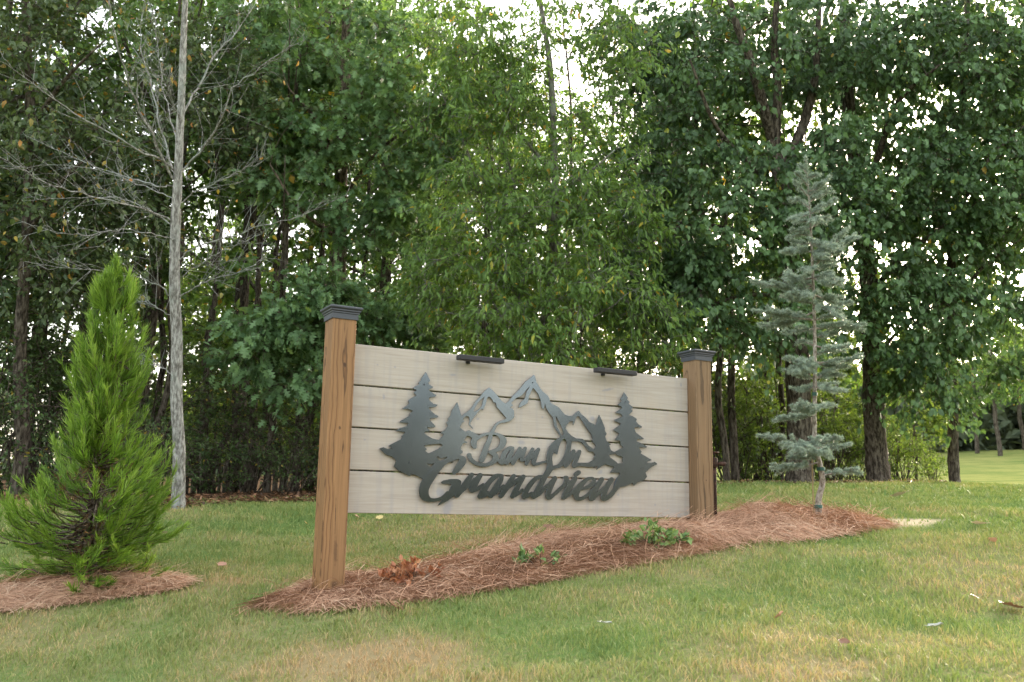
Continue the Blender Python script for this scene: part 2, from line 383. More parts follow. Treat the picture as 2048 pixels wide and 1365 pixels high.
# ---- grass
def grass():
    rng = np.random.default_rng(5); a = Acc()
    M_g = leaf_mat('grass_blade', [(0.0, (0.436, 0.287, 0.167)), (0.28, (0.436, 0.322, 0.174)), (0.45, (0.280, 0.287, 0.110)), (0.7, (0.172, 0.231, 0.070)), (1.0, (0.114, 0.184, 0.060))], trans=0.2, rough=0.6, spec=0.15, tcol=(1.1, 1.15, 0.6))
    for y0, y1, dens, hh, ww in [(2.6, 4.6, 6000, 0.032, 0.0023), (4.6, 7.2, 3900, 0.034, 0.0027), (7.2, 10.5, 1800, 0.037, 0.0042), (10.5, 16.5, 800, 0.045, 0.007)]:
        xm = lambda y: y * 0.62 + 0.4
        area = (xm(y0) + xm(y1)) * (y1 - y0); n = int(area * dens)
        y = rng.uniform(y0, y1, n); x = rng.uniform(-1, 1, n) * xm(y)
        # tufts
        x = x + 0.02 * np.sin(fbm(x * 14, y * 14, 3) * 30); 
        ok = ~(inpoly(x, y, BED) & (polydist(x, y, BED) > 0.05)) & ~(inpoly(x, y, BED2) & (polydist(x, y, BED2) > 0.05))
        bdd = inpoly(x, y, BARE) & (rng.random(n) < 0.85); ok &= ~bdd
        ok &= ~(inpoly(x, y, WOODS) & (polydist(x, y, WOODS) > 0.5 * rng.random(n)))
        ok &= rng.random(n) < 0.45 + 0.9 * fbm(x * 5, y * 5, 23)
        x, y = x[ok], y[ok]; n = len(x)
        t = lawn_tint(x, y) + rng.normal(0, 0.10, n) + 0.42 * (fbm(x * 9, y * 9, 8) - 0.5) + 0.045
        h = hh * rng.uniform(0.45, 1.3, n) * (0.35 + 1.3 * fbm(x * 4, y * 4, 17)); th = rng.uniform(0, 2 * np.pi, n); ph = rng.uniform(0, 2 * np.pi, n)
        ln = rng.uniform(0.15, 1.0, n) * h
        base = np.stack([x, y, gz(x, y) - 0.004], -1); s = np.stack([np.cos(th), np.sin(th), 0 * th], -1) * (ww * rng.uniform(0.7, 1.3, n))[:, None]
        dr = np.stack([np.cos(ph), np.sin(ph), 0 * ph], -1)
        m = base + dr * (ln * 0.35)[:, None] + np.array([0, 0, 1]) * (h * 0.62)[:, None]
        tip = base + dr * ln[:, None] + np.array([0, 0, 1]) * h[:, None]
        V = np.stack([base - s, base + s, m - s * .8, m + s * .8, tip], 1); o = np.arange(n)[:, None] * 5
        a.add(V.reshape(-1, 3), [np.concatenate([o + np.array([0, 1, 3, 2])]), o + np.array([2, 3, 4])], np.repeat(np.clip(t, 0, 1), 5))
    return tag(a.build('grass', M_g), 'short mown lawn grass, patchy green and tan', 'grass', kind='stuff')
grass()

# ------------------------------------------------------------------ the sign
YAW = 0.503734; PW = 0.14; GAP_D = 2.6069; ZT, ZB, SET = -0.1246, -1.0833, 0.0874
X0 = np.array([-1.00806, 5.18515, 1.06013 + CAMZ])        # front left corner of the left post, under its cap
dS = np.array([math.cos(YAW), math.sin(YAW), 0]); bS = np.array([-math.sin(YAW), math.cos(YAW), 0])
base0 = X0 + dS * PW / 2 + bS * PW / 2
rootz = float(gz(base0[0], base0[1]))
SO = np.array([base0[0], base0[1], rootz])                # sign origin: foot of the left post
ZC = X0[2] - rootz                                         # height of the post tops
sign = thing('wooden_sign', 'whitewashed plank sign with black steel trees and mountains between two capped posts', 'sign', SO, YAW)
XL = -PW / 2
def sign_local(px, py, yl):
    """photo pixel -> point of the sign's own plane y = yl (local metres)"""
    r = ray(px, py); n = bS; P0 = SO + bS * yl
    t = ((P0 - CP) @ n) / (r @ n); P = CP + r * t - SO
    return np.array([P @ dS, yl, P[2]])

def wood_mat(name, cols, pith, freq, mot, rough=0.6):
    """rings of a log cut square: flat sawn figure comes out by itself"""
    k = N(name); c = k.coord('Object'); s = k.n('ShaderNodeSeparateXYZ'); k.l(c, s.inputs[0])
    n0 = k.noise(k.coord('Object', scale=(1.2, 1.2, 0.9)), 3.0, 3); n1 = k.noise(k.coord('Object', scale=(9, 9, 1.0)), 2.0, 4)
    dx = k.math('ADD', s.outputs[0], k.math('ADD', -pith[0], k.math('MULTIPLY', k.math('SUBTRACT', n0, 0.5), mot)))
    dy = k.math('SUBTRACT', s.outputs[1], pith[1])
    r = k.math('SQRT', k.math('ADD', k.math('MULTIPLY', dx, dx), k.math('MULTIPLY', dy, dy)))
    r = k.math('ADD', r, k.math('MULTIPLY', k.math('SUBTRACT', n1, 0.5), 0.012))
    # knots bend the rings
    w = k.math('FRACT', k.math('MULTIPLY', r, freq)); fine = k.noise(k.coord('Object', scale=(220, 220, 4)), 1.0, 3)
    col = k.ramp(w, [(0.0, cols[0]), (0.45, cols[1]), (0.82, cols[2]), (0.94, cols[3]), (1.0, cols[0])])
    col = k.mix(k.math('MULTIPLY', k.math('SUBTRACT', fine, 0.35), 1.1, clamp=True), col, cols[3])
    big = k.noise(k.coord('Object', scale=(3, 3, 1)), 1.6, 3)
    col = k.mix(k.ramp(big, [(0.42, (0, 0, 0)), (0.7, (0.35, 0.35, 0.35))]), col, cols[4])
    return k, col, fine, w

def spots(k, col, lst, dark, axis):
    """knots and stains with a place of their own; (u, v, ru, rv, angle, strength), axis 0: xz face"""
    for u, v, ru, rv, ang, st in lst:
        nz = k.noise(k.coord('Object'), 40, 2)
        c = k.coord('Object'); m = k.n('ShaderNodeMapping', vector_type='TEXTURE'); k.l(c, m.inputs[0])
        m.inputs['Location'].default_value = (u, 0, v); m.inputs['Rotation'].default_value = (0, -ang, 0); m.inputs['Scale'].default_value = (ru, 1e3, rv)
        ln = k.n('ShaderNodeVectorMath', operation='LENGTH'); k.l(m.outputs[0], ln.inputs[0])
        f = k.math('ADD', ln.outputs['Value'], k.math('MULTIPLY', k.math('SUBTRACT', nz, 0.5), 1.1))
        f = k.ramp(f, [(0.45, (st, st, st)), (1.1, (0, 0, 0))])
        col = k.mix(f, col, dark)
    return col

honey = [(0.28, 0.15, 0.066), (0.31, 0.168, 0.074), (0.23, 0.116, 0.049), (0.08, 0.04, 0.019), (0.185, 0.107, 0.052)]
honey2 = [(0.23, 0.14, 0.073), (0.255, 0.16, 0.086), (0.185, 0.11, 0.056), (0.075, 0.046, 0.026), (0.16, 0.114, 0.068)]
def post(x, bottom, cols, seed, spt):
    k, col, fine, w = wood_mat('stained_pine_post', cols, (0.018 if seed == 1 else -0.01, 0.035), 95, 0.055)
    col = spots(k, col, spt, (0.06, 0.032, 0.018), 0)
    m = k.out(k.pbr(col, 0.62, 0.25, normal=k.bump(fine, 0.25, 0.003)))
    a = Acc(); h = PW / 2
    box(a, (-h, -h, bottom), (h, h, ZC), bev=0.004)
    o = a.build('post', m, sign); o.location = (x, 0, 0)
    # moulded cap, stepped square rings under a low pyramid
    prof = [(0.0735, -0.004), (0.0765, -0.004), (0.0765, 0.026), (0.081, 0.029), (0.081, 0.036), (0.0875, 0.041), (0.0875, 0.048), (0.0945, 0.053), (0.0965, 0.057), (0.0965, 0.064), (0.093, 0.068), (0.03, 0.081), (0.0, 0.084)]
    a = Acc(); V = []
    for r, z in prof: V += [(-r, -r, ZC + z), (r, -r, ZC + z), (r, r, ZC + z), (-r, r, ZC + z)]
    q = [(i * 4 + j, i * 4 + (j + 1) % 4, i * 4 + 4 + (j + 1) % 4, i * 4 + 4 + j) for i in range(len(prof) - 1) for j in range(4)]
    a.add(V, np.array(q)); c = a.build('post_cap', M_cap, o)
    return o
k = N('slate_cap'); nz = k.noise(k.coord('Object'), 30, 3)
M_cap = k.out(k.pbr(k.mix(nz, (0.026, 0.03, 0.038), (0.045, 0.05, 0.06)), 0.38, 0.5))
kn = ZC - 0.27
post(0, -0.6, honey, 1, [(0.012, ZC - 0.268, 0.011, 0.017, 0.3, 0.95), (0.0, ZC - 0.62, 0.009, 0.014, 0.2, 0.8), (0.01, ZC - 1.29, 0.014, 0.09, 0.05, 0.5), (0.012, ZC - 1.46, 0.022, 0.022, 0, 0.6), (0.0, ZC - 0.05, 0.004, 0.05, 0, 0.5), (0.0, ZC - 1.1, 0.003, 0.14, 0.02, 0.8)])
post(GAP_D, -0.2, honey2, 2, [(0.005, ZC - 0.83, 0.004, 0.006, 0, 0.9), (-0.02, ZC - 0.03, 0.01, 0.02, 0, 0.4)])

# planks
TH = 0.038; ph = (ZT - ZB - 3 * 0.009) / 4
marks = [[(905, 750, 8, 3, 0.1), (790, 735, 3, 3, 0), (755, 730, 2, 2, 0), (1215, 780, 16, 4, 0.2), (1362, 770, 3, 6, 0)],
         [(1185, 838, 6, 8, -0.6), (768, 793, 3, 7, 0.1), (1085, 835, 3, 3, 0), (955, 838, 5, 3, 0)],
         [(1043, 885, 10, 6, 0), (1200, 945, 9, 6, 0.5), (1340, 900, 2, 3, 0), (730, 880, 3, 2, 0)],
         [(895, 1015, 10, 30, -0.35), (1046, 1000, 14, 6, 0.1), (1236, 990, 4, 3, 0), (880, 985, 9, 12, 0.6), (1310, 1010, 3, 4, 0)]]
for i in range(4):
    z1 = ZC + ZT - i * (ph + 0.009); z0 = z1 - ph
    k = N('whitewashed_plank'); off = i * 3.1
    n1 = k.noise(k.coord('Object', scale=(1.3, 8, 26), loc=(off, 0, off)), 2.0, 4, 0.6, 0.6); n2 = k.noise(k.coord('Object', scale=(2.5, 30, 160), loc=(off, 0, 0)), 1.5, 3, 0.6)
    n3 = k.noise(k.coord('Object', scale=(26, 5, 1.6), loc=(off, 0, 0)), 1.0, 2); n4 = k.noise(k.coord('Object', loc=(off, 0, 0)), 3.0, 2)
    c = k.ramp(n1, [(0.25, (0.315, 0.272, 0.226)), (0.5, (0.385, 0.337, 0.285)), (0.75, (0.42, 0.373, 0.323))])
    c = k.mix(k.ramp(n2, [(0.5, (0, 0, 0)), (0.78, (0.38, 0.38, 0.38))]), c, (0.22, 0.19, 0.155))
    c = k.mix(k.ramp(n3, [(0.5, (0, 0, 0)), (0.7, (0.3, 0.3, 0.3))]), c, (0.25, 0.25, 0.262))
    c = k.mix(k.ramp(n4, [(0.55, (0, 0, 0)), (0.75, (0.35, 0.35, 0.35))]), c, (0.36, 0.28, 0.21))
    lst = []
    for px, py, rx, ry, ang in marks[i]:
        q = sign_local(px, py, -PW / 2 + SET); lst.append((q[0], q[2], rx / 305, ry / 330, ang, 0.55))
    c = spots(k, c, lst, (0.22, 0.225, 0.26), 0)
    m = k.out(k.pbr(c, 0.55, 0.3, normal=k.bump(n2, 0.06, 0.002)))
    a = Acc(); y0 = -PW / 2 + SET
    box(a, (PW / 2 + 0.001, y0, z0), (GAP_D - PW / 2 - 0.001, y0 + TH, z1), bev=0.003)
    a.build('plank', m, sign)

# two light bars on the top edge
k = N('dark_metal'); M_metal = k.out(k.pbr((0.016, 0.015, 0.016), 0.5, 0.4))
for pxl, pyl, pxr, pyr, kx in [(917, 714, 1006, 722, 948), (1192, 739, 1271, 747, 1220)]:
    yb = -PW / 2 + SET - 0.085
    A = sign_local(pxl, pyl, yb); B = sign_local(pxr, pyr, yb); zc = (A[2] + B[2]) / 2 - 0.004; K = sign_local(kx, pyl, yb)
    a = Acc(); box(a, (A[0], yb - 0.022, zc - 0.014), (B[0], yb + 0.034, zc + 0.016), bev=0.003); lb = a.build('light_bar', M_metal, sign)
    a = Acc(); zt = ZC + ZT
    tube(a, [(K[0], yb + 0.02, zc - 0.006), (K[0], yb + 0.05, zc - 0.006), (K[0], -PW / 2 + SET - 0.003, zc - 0.006)], 0.005, 8)
    tube(a, [(K[0] - 0.018, yb + 0.008, zc - 0.013), (K[0] + 0.018, yb + 0.008, zc - 0.013)], 0.005, 8)
    box(a, (K[0] - 0.014, -PW / 2 + SET - 0.006, zc - 0.02), (K[0] + 0.014, -PW / 2 + SET - 0.001, zc + 0.0))
    a.build('mounting_arm', M_metal, lb)

# ---- steel cut-out: traced shapes are rasterised, contoured and given 4 mm of steel
SC = 3.0; RX0, RY0, RW, RH = 740, 730, 600, 310
def raster():
    gy_, gx_ = np.mgrid[0:int(RH * SC), 0:int(RW * SC)]; return RX0 + (gx_ + 0.5) / SC, RY0 + (gy_ + 0.5) / SC
RXg, RYg = raster()
CR = {1: (750, 730, 5.247), 2: (860, 740, 7.585), 3: (1000, 740, 7.585), 4: (1160, 770, 6.206), 5: (820, 900, 9.309), 6: (1030, 900, 8.904), 7: (900, 850, 11.378), 8: (1050, 850, 12.047)}
def poly_mask(cr, pts):
    x, y, s = CR[cr]; return inpoly(RXg, RYg, [(x + a / s, y + b / s) for a, b in pts])
def stroke_mask(cr, pts):
    x, y, s = CR[cr]; P = np.array([(x + a / s, y + b / s, r / s * 0.94) for a, b, r in pts]); m = np.zeros(RXg.shape, bool)
    if len(P) > 2: P = spline(P, len(P) * 4)
    for p, q in zip(P[:-1], P[1:]):
        R = max(p[2], q[2]) + 1; x0 = int((min(p[0], q[0]) - R - RX0) * SC); x1 = int((max(p[0], q[0]) + R - RX0) * SC) + 2
        y0 = int((min(p[1], q[1]) - R - RY0) * SC); y1 = int((max(p[1], q[1]) + R - RY0) * SC) + 2
        x0, y0 = max(x0, 0), max(y0, 0); sx = RXg[y0:y1, x0:x1]; sy = RYg[y0:y1, x0:x1]
        d = q[:2] - p[:2]; t = np.clip(((sx - p[0]) * d[0] + (sy - p[1]) * d[1]) / max(d @ d, 1e-9), 0, 1)
        m[y0:y1, x0:x1] |= np.hypot(sx - p[0] - t * d[0], sy - p[1] - t * d[1]) < p[2] + t * (q[2] - p[2])
    return m
def contours(mask):
    f = np.pad(mask.astype(float), 3)
    for _ in range(2):
        f = (f + np.roll(f, 1, 0) + np.roll(f, -1, 0)) / 3; f = (f + np.roll(f, 1, 1) + np.roll(f, -1, 1)) / 3
    b = f > 0.5; code = b[:-1, :-1] * 1 + b[:-1, 1:] * 2 + b[1:, 1:] * 4 + b[1:, :-1] * 8
    ys, xs = np.nonzero((code > 0) & (code < 15)); nxt = {}
    T = {1: [(3, 0)], 2: [(0, 1)], 3: [(3, 1)], 4: [(1, 2)], 5: [(3, 2), (1, 0)], 6: [(0, 2)], 7: [(3, 2)], 8: [(2, 3)], 9: [(2, 0)], 10: [(0, 3), (2, 1)], 11: [(2, 1)], 12: [(1, 3)], 13: [(1, 0)], 14: [(0, 3)]}
    def key(y, x, e): return [(y, x, 0), (y, x + 1, 1), (y + 1, x, 0), (y, x, 1)][e]
    for y, x in zip(ys.tolist(), xs.tolist()):
        for e0, e1 in T[int(code[y, x])]: nxt[key(y, x, e0)] = key(y, x, e1)
    def pt(k_):
        y, x, v = k_
        if v == 0: a, c = f[y, x], f[y, x + 1]; return (x + (0.5 - a) / (c - a), y)
        a, c = f[y, x], f[y + 1, x]; return (x, y + (0.5 - a) / (c - a))
    loops = []
    while nxt:
        s = next(iter(nxt)); lp = []; cur = s
        while cur in nxt:
            lp.append(pt(cur)); cur = nxt.pop(cur)
        if len(lp) > 12: loops.append(np.array(lp))
    return loops
def simplify(p, eps):
    n = len(p); keep = np.zeros(n, bool); far = int(np.argmax(((p - p[0]) ** 2).sum(1))); keep[[0, far]] = True
    st = [(0, far), (far, n)]
    while st:
        a, b = st.pop()
        if b - a < 2: continue
        A = p[a]; B = p[b % n]; d = B - A; L = max(np.hypot(*d), 1e-9); s = p[a + 1:b]
        h = np.abs((s[:, 0] - A[0]) * d[1] - (s[:, 1] - A[1]) * d[0]) / L; i = int(np.argmax(h))
        if h[i] > eps: keep[a + 1 + i] = True; st += [(a, a + 1 + i), (a + 1 + i, b)]
    return p[keep]
k = N('black_steel'); nz = k.noise(k.coord('Object'), 60, 3); nz2 = k.noise(k.coord('Object'), 2.5, 2)
M_steel = k.out(k.pbr((0.125, 0.146, 0.165), k.math('ADD', 0.1, k.math('MULTIPLY', nz, 0.06)), 0.5, 0.95, normal=k.bump(nz2, 0.05, 0.02)))
YE = -PW / 2 + SET - 0.015; piece_no = [0]
def steel(name, mask, parent, label=None):
    cu = bpy.data.curves.new(name, 'CURVE'); cu.dimensions = '2D'; cu.fill_mode = 'BOTH'; cu.extrude = 0.0015; cu.bevel_depth = 0.0006; cu.bevel_resolution = 0; cu.offset = 0.0
    yl = YE - 0.0003 * piece_no[0]; piece_no[0] += 1
    for lp in contours(mask):
        lp = simplify(lp, 0.45)
        if len(lp) < 3: continue
        L = [sign_local(RX0 + (x - 3 + 0.5) / SC, RY0 + (y - 3 + 0.5) / SC, yl) for x, y in lp]
        sp = cu.splines.new('POLY'); sp.points.add(len(L) - 1); sp.use_cyclic_u = True
        for q, pnt in zip(L, sp.points): pnt.co = (q[0], q[2], 0, 1)
    tmp = bpy.data.objects.new('tmp', cu); COL.objects.link(tmp)
    me = bpy.data.meshes.new_from_object(tmp.evaluated_get(bpy.context.evaluated_depsgraph_get()))
    bpy.data.objects.remove(tmp); bpy.data.curves.remove(cu)
    n = len(me.vertices); co = np.zeros(n * 3, np.float32); me.vertices.foreach_get('co', co); co = co.reshape(-1, 3)
    me.vertices.foreach_set('co', np.stack([co[:, 0], yl - co[:, 2], co[:, 1]], -1).ravel()); me.update()
    me.name = name; me.materials.clear(); me.materials.append(M_steel)
    o = link(name, me, parent)
    if label: o['label'] = label
    return o
mt = poly_mask(2, [(490,690),(560,640),(610,600),(640,560),(690,480),(740,430),(780,380),(840,310),(895,270),(940,305),(1000,370),(1040,420),(1080,470),(1150,520),(1200,490),(1260,540),(1210,570),(1250,590),(1275,620),(1275,720),(1230,765),(1180,790),(1050,815),(1010,850),(960,975),(890,985),(940,900),(990,820),(1020,795),(1120,760),(1160,740),(1130,700),(1070,630),(1010,560),(1000,500),(960,490),(945,450),(900,405),(880,410),(860,440),(840,530),(800,620),(790,590),(750,610),(700,680),(650,740),(620,790),(605,830),(655,890),(640,893),(585,830),(600,770),(590,710),(545,700),(500,745),(470,720)])
mt &= ~poly_mask(2, [(830,405),(770,450),(720,510),(680,580),(655,635),(690,630),(750,590),(790,540),(800,480)])
mt |= poly_mask(3, [(60,530),(130,480),(190,400),(250,340),(320,270),(380,185),(430,150),(515,75),(535,120),(550,190),(600,270),(650,335),(720,390),(745,430),(760,490),(800,525),(890,570),(930,620),(980,680),(1040,700),(1100,700),(1150,650),(1190,620),(1230,670),(1300,730),(1350,790),(1450,840),(1530,850),(1530,1200),(1440,1130),(1410,1050),(1370,960),(1310,880),(1260,800),(1190,700),(1150,720),(1130,800),(1105,850),(1100,775),(1050,790),(1000,850),(990,890),(1030,950),(1080,1000),(1150,1040),(1250,1050),(1290,1080),(1340,1150),(1440,1220),(1400,1245),(1340,1235),(1280,1150),(1230,1095),(1150,1080),(1060,1090),(1000,1060),(930,1030),(860,930),(820,860),(800,720),(740,650),(700,580),(680,500),(662,605),(632,570),(615,460),(580,370),(500,270),(470,330),(440,400),(415,510),(340,550),(278,578),(310,500),(380,430),(400,340),(460,240),(400,300),(340,380),(290,410),(240,430),(180,490),(140,570)])
mt &= ~poly_mask(3, [(840,690),(870,740),(920,840),(950,920),(965,990),(935,1000),(890,910),(868,870),(850,780)])
emblem = steel('mountain_outline', mt, sign)
t1 = poly_mask(1, [(532,75),(550,110),(578,165),(572,180),(555,185),(565,205),(612,235),(600,243),(565,255),(570,275),(645,322),(630,335),(565,345),(570,375),(610,410),(660,420),(640,440),(560,450),(580,480),(625,520),(668,543),(650,555),(570,565),(580,590),(636,645),(620,658),(540,655),(575,690),(560,700),(520,700),(520,725),(600,775),(690,795),(720,810),(720,830),(640,830),(520,845),(520,860),(545,885),(525,900),(560,932),(620,905),(700,850),(892,800),(880,985),(760,1030),(690,1090),(620,1180),(560,1260),(490,1190),(420,1155),(375,1150),(365,1170),(300,1135),(240,1105),(195,1065),(225,1005),(180,965),(110,940),(80,910),(45,880),(90,865),(130,885),(165,878),(195,885),(140,850),(270,785),(290,760),(275,750),(320,715),(300,703),(215,695),(260,665),(340,645),(345,610),(255,605),(265,590),(330,555),(365,530),(365,510),(400,485),(350,465),(275,462),(330,435),(360,405),(345,380),(380,350),(435,325),(405,290),(440,265),(400,250),(410,235),(470,205),(450,190),(485,165),(480,150),(510,110)])
t1 &= ~poly_mask(1, [(520,848),(640,835),(712,838),(700,868),(620,903),(560,930),(525,905),(545,885)])
hb = poly_mask(1, [(640,965),(660,960),(690,983),(765,962),(745,985),(680,1010)]) | poly_mask(1, [(538,1033),(590,1042),(625,1030),(585,1078)])
t2 = poly_mask(2, [(410,490),(425,530),(450,620),(475,700),(500,740),(520,790),(490,800),(450,870),(490,905),(530,940),(590,915),(650,950),(740,995),(740,1030),(640,1020),(560,1000),(510,1070),(575,1105),(500,1120),(460,1190),(500,1250),(440,1300),(480,1325),(430,1335),(60,1380),(0,1300),(190,1150),(180,1130),(80,1110),(110,1090),(190,1010),(210,980),(160,960),(240,905),(270,850),(245,800),(280,780),(270,740),(310,700),(330,620),(370,560)])
t2 &= ~hb; t1 &= ~hb; t1 &= ~poly_mask(1, [(720,840),(892,800),(892,700),(720,760)])
t1b = t1 & ~t2
t3 = poly_mask(4, [(235,370),(265,430),(310,540),(305,560),(330,610),(310,640),(330,700),(385,740),(360,750),(380,810),(430,840),(420,862),(360,868),(370,900),(440,950),(470,978),(545,970),(545,1020),(430,1020),(310,985),(240,1030),(195,1060),(230,1015),(110,1012),(0,1012),(0,980),(110,965),(190,915),(165,912),(190,870),(150,820),(195,780),(190,740),(145,700),(160,690),(130,560),(100,470),(195,505),(215,430)])
t4 = poly_mask(4, [(545,90),(595,165),(580,180),(615,215),(600,235),(660,285),(630,300),(655,325),(635,345),(600,375),(650,390),(705,425),(695,450),(720,490),(770,520),(760,535),(700,525),(670,535),(690,590),(740,630),(790,665),(780,680),(710,670),(700,700),(760,730),(835,770),(820,780),(730,775),(740,800),(765,830),(750,850),(890,935),(840,950),(830,970),(880,970),(930,955),(960,985),(900,1010),(850,1050),(810,1090),(830,1140),(800,1180),(720,1210),(670,1250),(655,1240),(660,1215),(560,1260),(490,1275),(440,1340),(400,1340),(430,1200),(460,1150),(500,1110),(480,1090),(370,1090),(420,1030),(470,978),(540,970),(520,945),(535,900),(470,880),(420,840),(540,775),(500,745),(500,700),(430,680),(490,610),(470,595),(410,560),(500,500),(510,485),(415,440),(530,395),(510,365),(435,345),(520,290),(510,270),(465,250),(520,205),(500,185),(530,130)])
for m_, lb in ((t1b, 'tall cut-out pine at the left end'), (t2, 'short cut-out pine beside the letter B'), (t3 & ~t4, 'short cut-out pine beside the word On'), (t4, 'tall cut-out pine at the right end')):
    steel('pine_silhouette', m_, emblem, lb)
LET = [
 ('B', 7, [[(925,235,45),(890,370,55),(830,500,62),(780,650,70),(720,800,65)], [(560,500,50),(540,430,72),(560,340,66),(650,285,40),(750,232,35),(860,203,28),(950,197,26),(1060,212,30),(1150,262,50),(1215,350,74),(1190,455,72),(1120,540,55),(1020,590,40),(930,612,34)], [(430,180,48),(500,240,52),(580,300,50)],
          [(900,622,35),(1000,665,55),(1038,740,70),(1010,820,60),(920,880,45),(800,915,42),(680,905,42),(560,860,45),(470,780,50),(435,695,55)]]),
 ('a', 7, [[(1100,800,40),(1180,850,58),(1220,690,58),(1290,580,50),(1360,530,40),(1425,532,38)], [(1430,540,36),(1390,650,52),(1330,770,56),(1290,870,46)], [(1180,865,50),(1240,850,42),(1290,810,40)]]),
 ('r', 7, [[(1590,540,44),(1540,650,48),(1480,770,52),(1430,880,44)], [(1710,540,42),(1670,640,46),(1640,740,48),(1630,800,44)], [(1430,880,30),(1560,720,36),(1680,560,30)], [(1290,870,30),(1400,800,30),(1480,720,30)]]),
 ('n', 7, [[(1880,555,40),(1830,660,46),(1780,780,48),(1740,890,42)], [(2010,562,42),(1970,660,46),(1920,790,50),(1905,880,48),(1990,890,34),(2085,862,28),(2180,838,28)], [(1740,890,26),(1850,730,34),(1980,580,30)], [(1630,800,28),(1700,800,28),(1770,720,28)]]),
 ('O', 8, [[(900,315,36),(830,370,56),(720,480,78),(640,600,78),(590,750,72),(590,870,70),(600,960,70),(610,1020,72)], [(900,312,34),(975,305,40),(1045,360,66),(1060,460,60),(1040,600,58),(1000,750,62),(940,870,62),(860,960,55),(780,1010,45),(690,1030,45)]]),
 ('n', 8, [[(1170,640,50),(1110,760,60),(1050,880,66),(980,985,52)], [(1310,650,50),(1260,770,56),(1210,900,58),(1180,1000,48)], [(1180,990,46),(1240,970,44),(1330,955,42),(1450,960,46),(1560,970,50),(1680,950,60)], [(980,985,30),(1120,820,40),(1270,680,36)]]),
 ('G', 5, [[(825,425,42),(895,340,62),(965,240,72),(985,185,62),(930,140,40),(865,137,36),(760,165,40),(650,225,46),(560,310,55),(460,420,68),(370,530,85),(300,620,98),(258,740,94),(268,850,88),(330,915,58),(400,935,36),(500,930,32),(600,893,30),(700,800,32)]]),
 ('r', 5, [[(1150,468,42),(1050,600,50),(960,740,54),(872,855,44)], [(1305,477,48),(1230,600,56),(1152,745,58)], [(872,855,30),(1060,680,40),(1280,500,36)]]),
 ('a', 5, [[(1312,858,50),(1390,730,58),(1480,600,46),(1570,510,46),(1650,477,36),(1708,492,38)], [(1712,500,34),(1680,580,50),(1600,700,56),(1500,855,52)], [(1152,745,55),(1230,740,36),(1310,690,34),(1360,650,30)], [(1300,868,48),(1390,845,42),(1450,800,38)]]),
 ('n', 5, [[(1930,492,44),(1850,620,48),(1760,760,52),(1690,862,44)], [(2110,500,42),(2045,620,46),(1970,750,50),(1905,868,45)], [(1500,855,40),(1620,790,30),(1690,720,30),(1740,670,28)], [(1690,862,30),(1830,700,36),(2060,520,34)]]),
 ('d', 6, [[(160,832,45),(200,730,46),(270,620,46),(350,530,40),(430,480,32),(490,480,30)], [(630,330,58),(540,470,48),(480,580,50),(400,720,50),(330,840,42)], [(-50,832,36),(30,800,28),(80,760,28),(130,715,28)], [(160,838,44),(230,815,38),(300,780,36)]]),
 ('v', 6, [[(710,510,44),(660,600,46),(610,720,48),(585,830,44),(625,852,36),(700,790,33),(800,700,33),(880,620,34),(905,560,36),(915,505,44)], [(330,840,40),(440,790,28),(520,690,32),(600,620,30),(650,560,30)]]),
 ('i', 6, [[(1070,512,44),(1000,620,52),(920,740,52),(865,850,44)], [(1082,437,40),(1132,405,44)], [(900,500,40),(960,620,40),(930,700,40)]]),
 ('e', 6, [[(865,855,40),(980,790,28),(1060,720,34),(1150,640,36)], [(1170,697,27),(1270,672,30),(1370,620,40),(1410,552,32),(1370,507,27),(1290,522,32),(1200,600,46),(1120,700,58),(1085,800,54),(1120,870,38),(1200,862,32),(1300,800,30),(1400,700,32)]]),
 ('w', 6, [[(1545,530,44),(1470,640,50),(1400,760,50),(1352,868,42),(1400,862,34),(1480,782,31),(1590,680,33)], [(1720,530,42),(1640,650,48),(1590,770,48),(1567,868,42),(1620,870,38),(1720,790,42),(1790,680,38),(1830,600,42),(1860,540,50)]]),
]
for ch, cr, sts in LET:
    m_ = np.zeros(RXg.shape, bool)
    for st in sts: m_ |= stroke_mask(cr, st)
    if ch == 'O': m_ |= poly_mask(8, [(870,400),(810,560),(778,718),(730,695),(690,670),(640,560),(760,400)]) | stroke_mask(8, [(600,1000,70),(550,1130,62),(470,1230,52)])
    if ch == 'G': m_ |= poly_mask(5, [(950,580),(940,700),(840,840),(700,950),(505,1050),(600,930),(720,770),(775,650),(740,632),(600,632),(575,605),(620,572),(760,545),(900,548)])
    steel('letter', m_, emblem, 'letter ' + ch)
a = Acc()                                                       # stand-off bolts behind the steel
for px, py in [(848, 770), (905, 925), (818, 925), (1065, 766), (920, 860), (1250, 805), (1246, 945), (1283, 938), (1190, 935), (1100, 905)]:
    q = sign_local(px, py, YE); tube(a, [(q[0], YE - 0.0045, q[2]), (q[0], YE - 0.003, q[2])], 0.004, 8); tube(a, [(q[0], YE + 0.003, q[2]), (q[0], -PW / 2 + SET - 0.0005, q[2])], 0.004, 6)
a.build('bolts', M_metal, emblem)['kind'] = 'stuff'

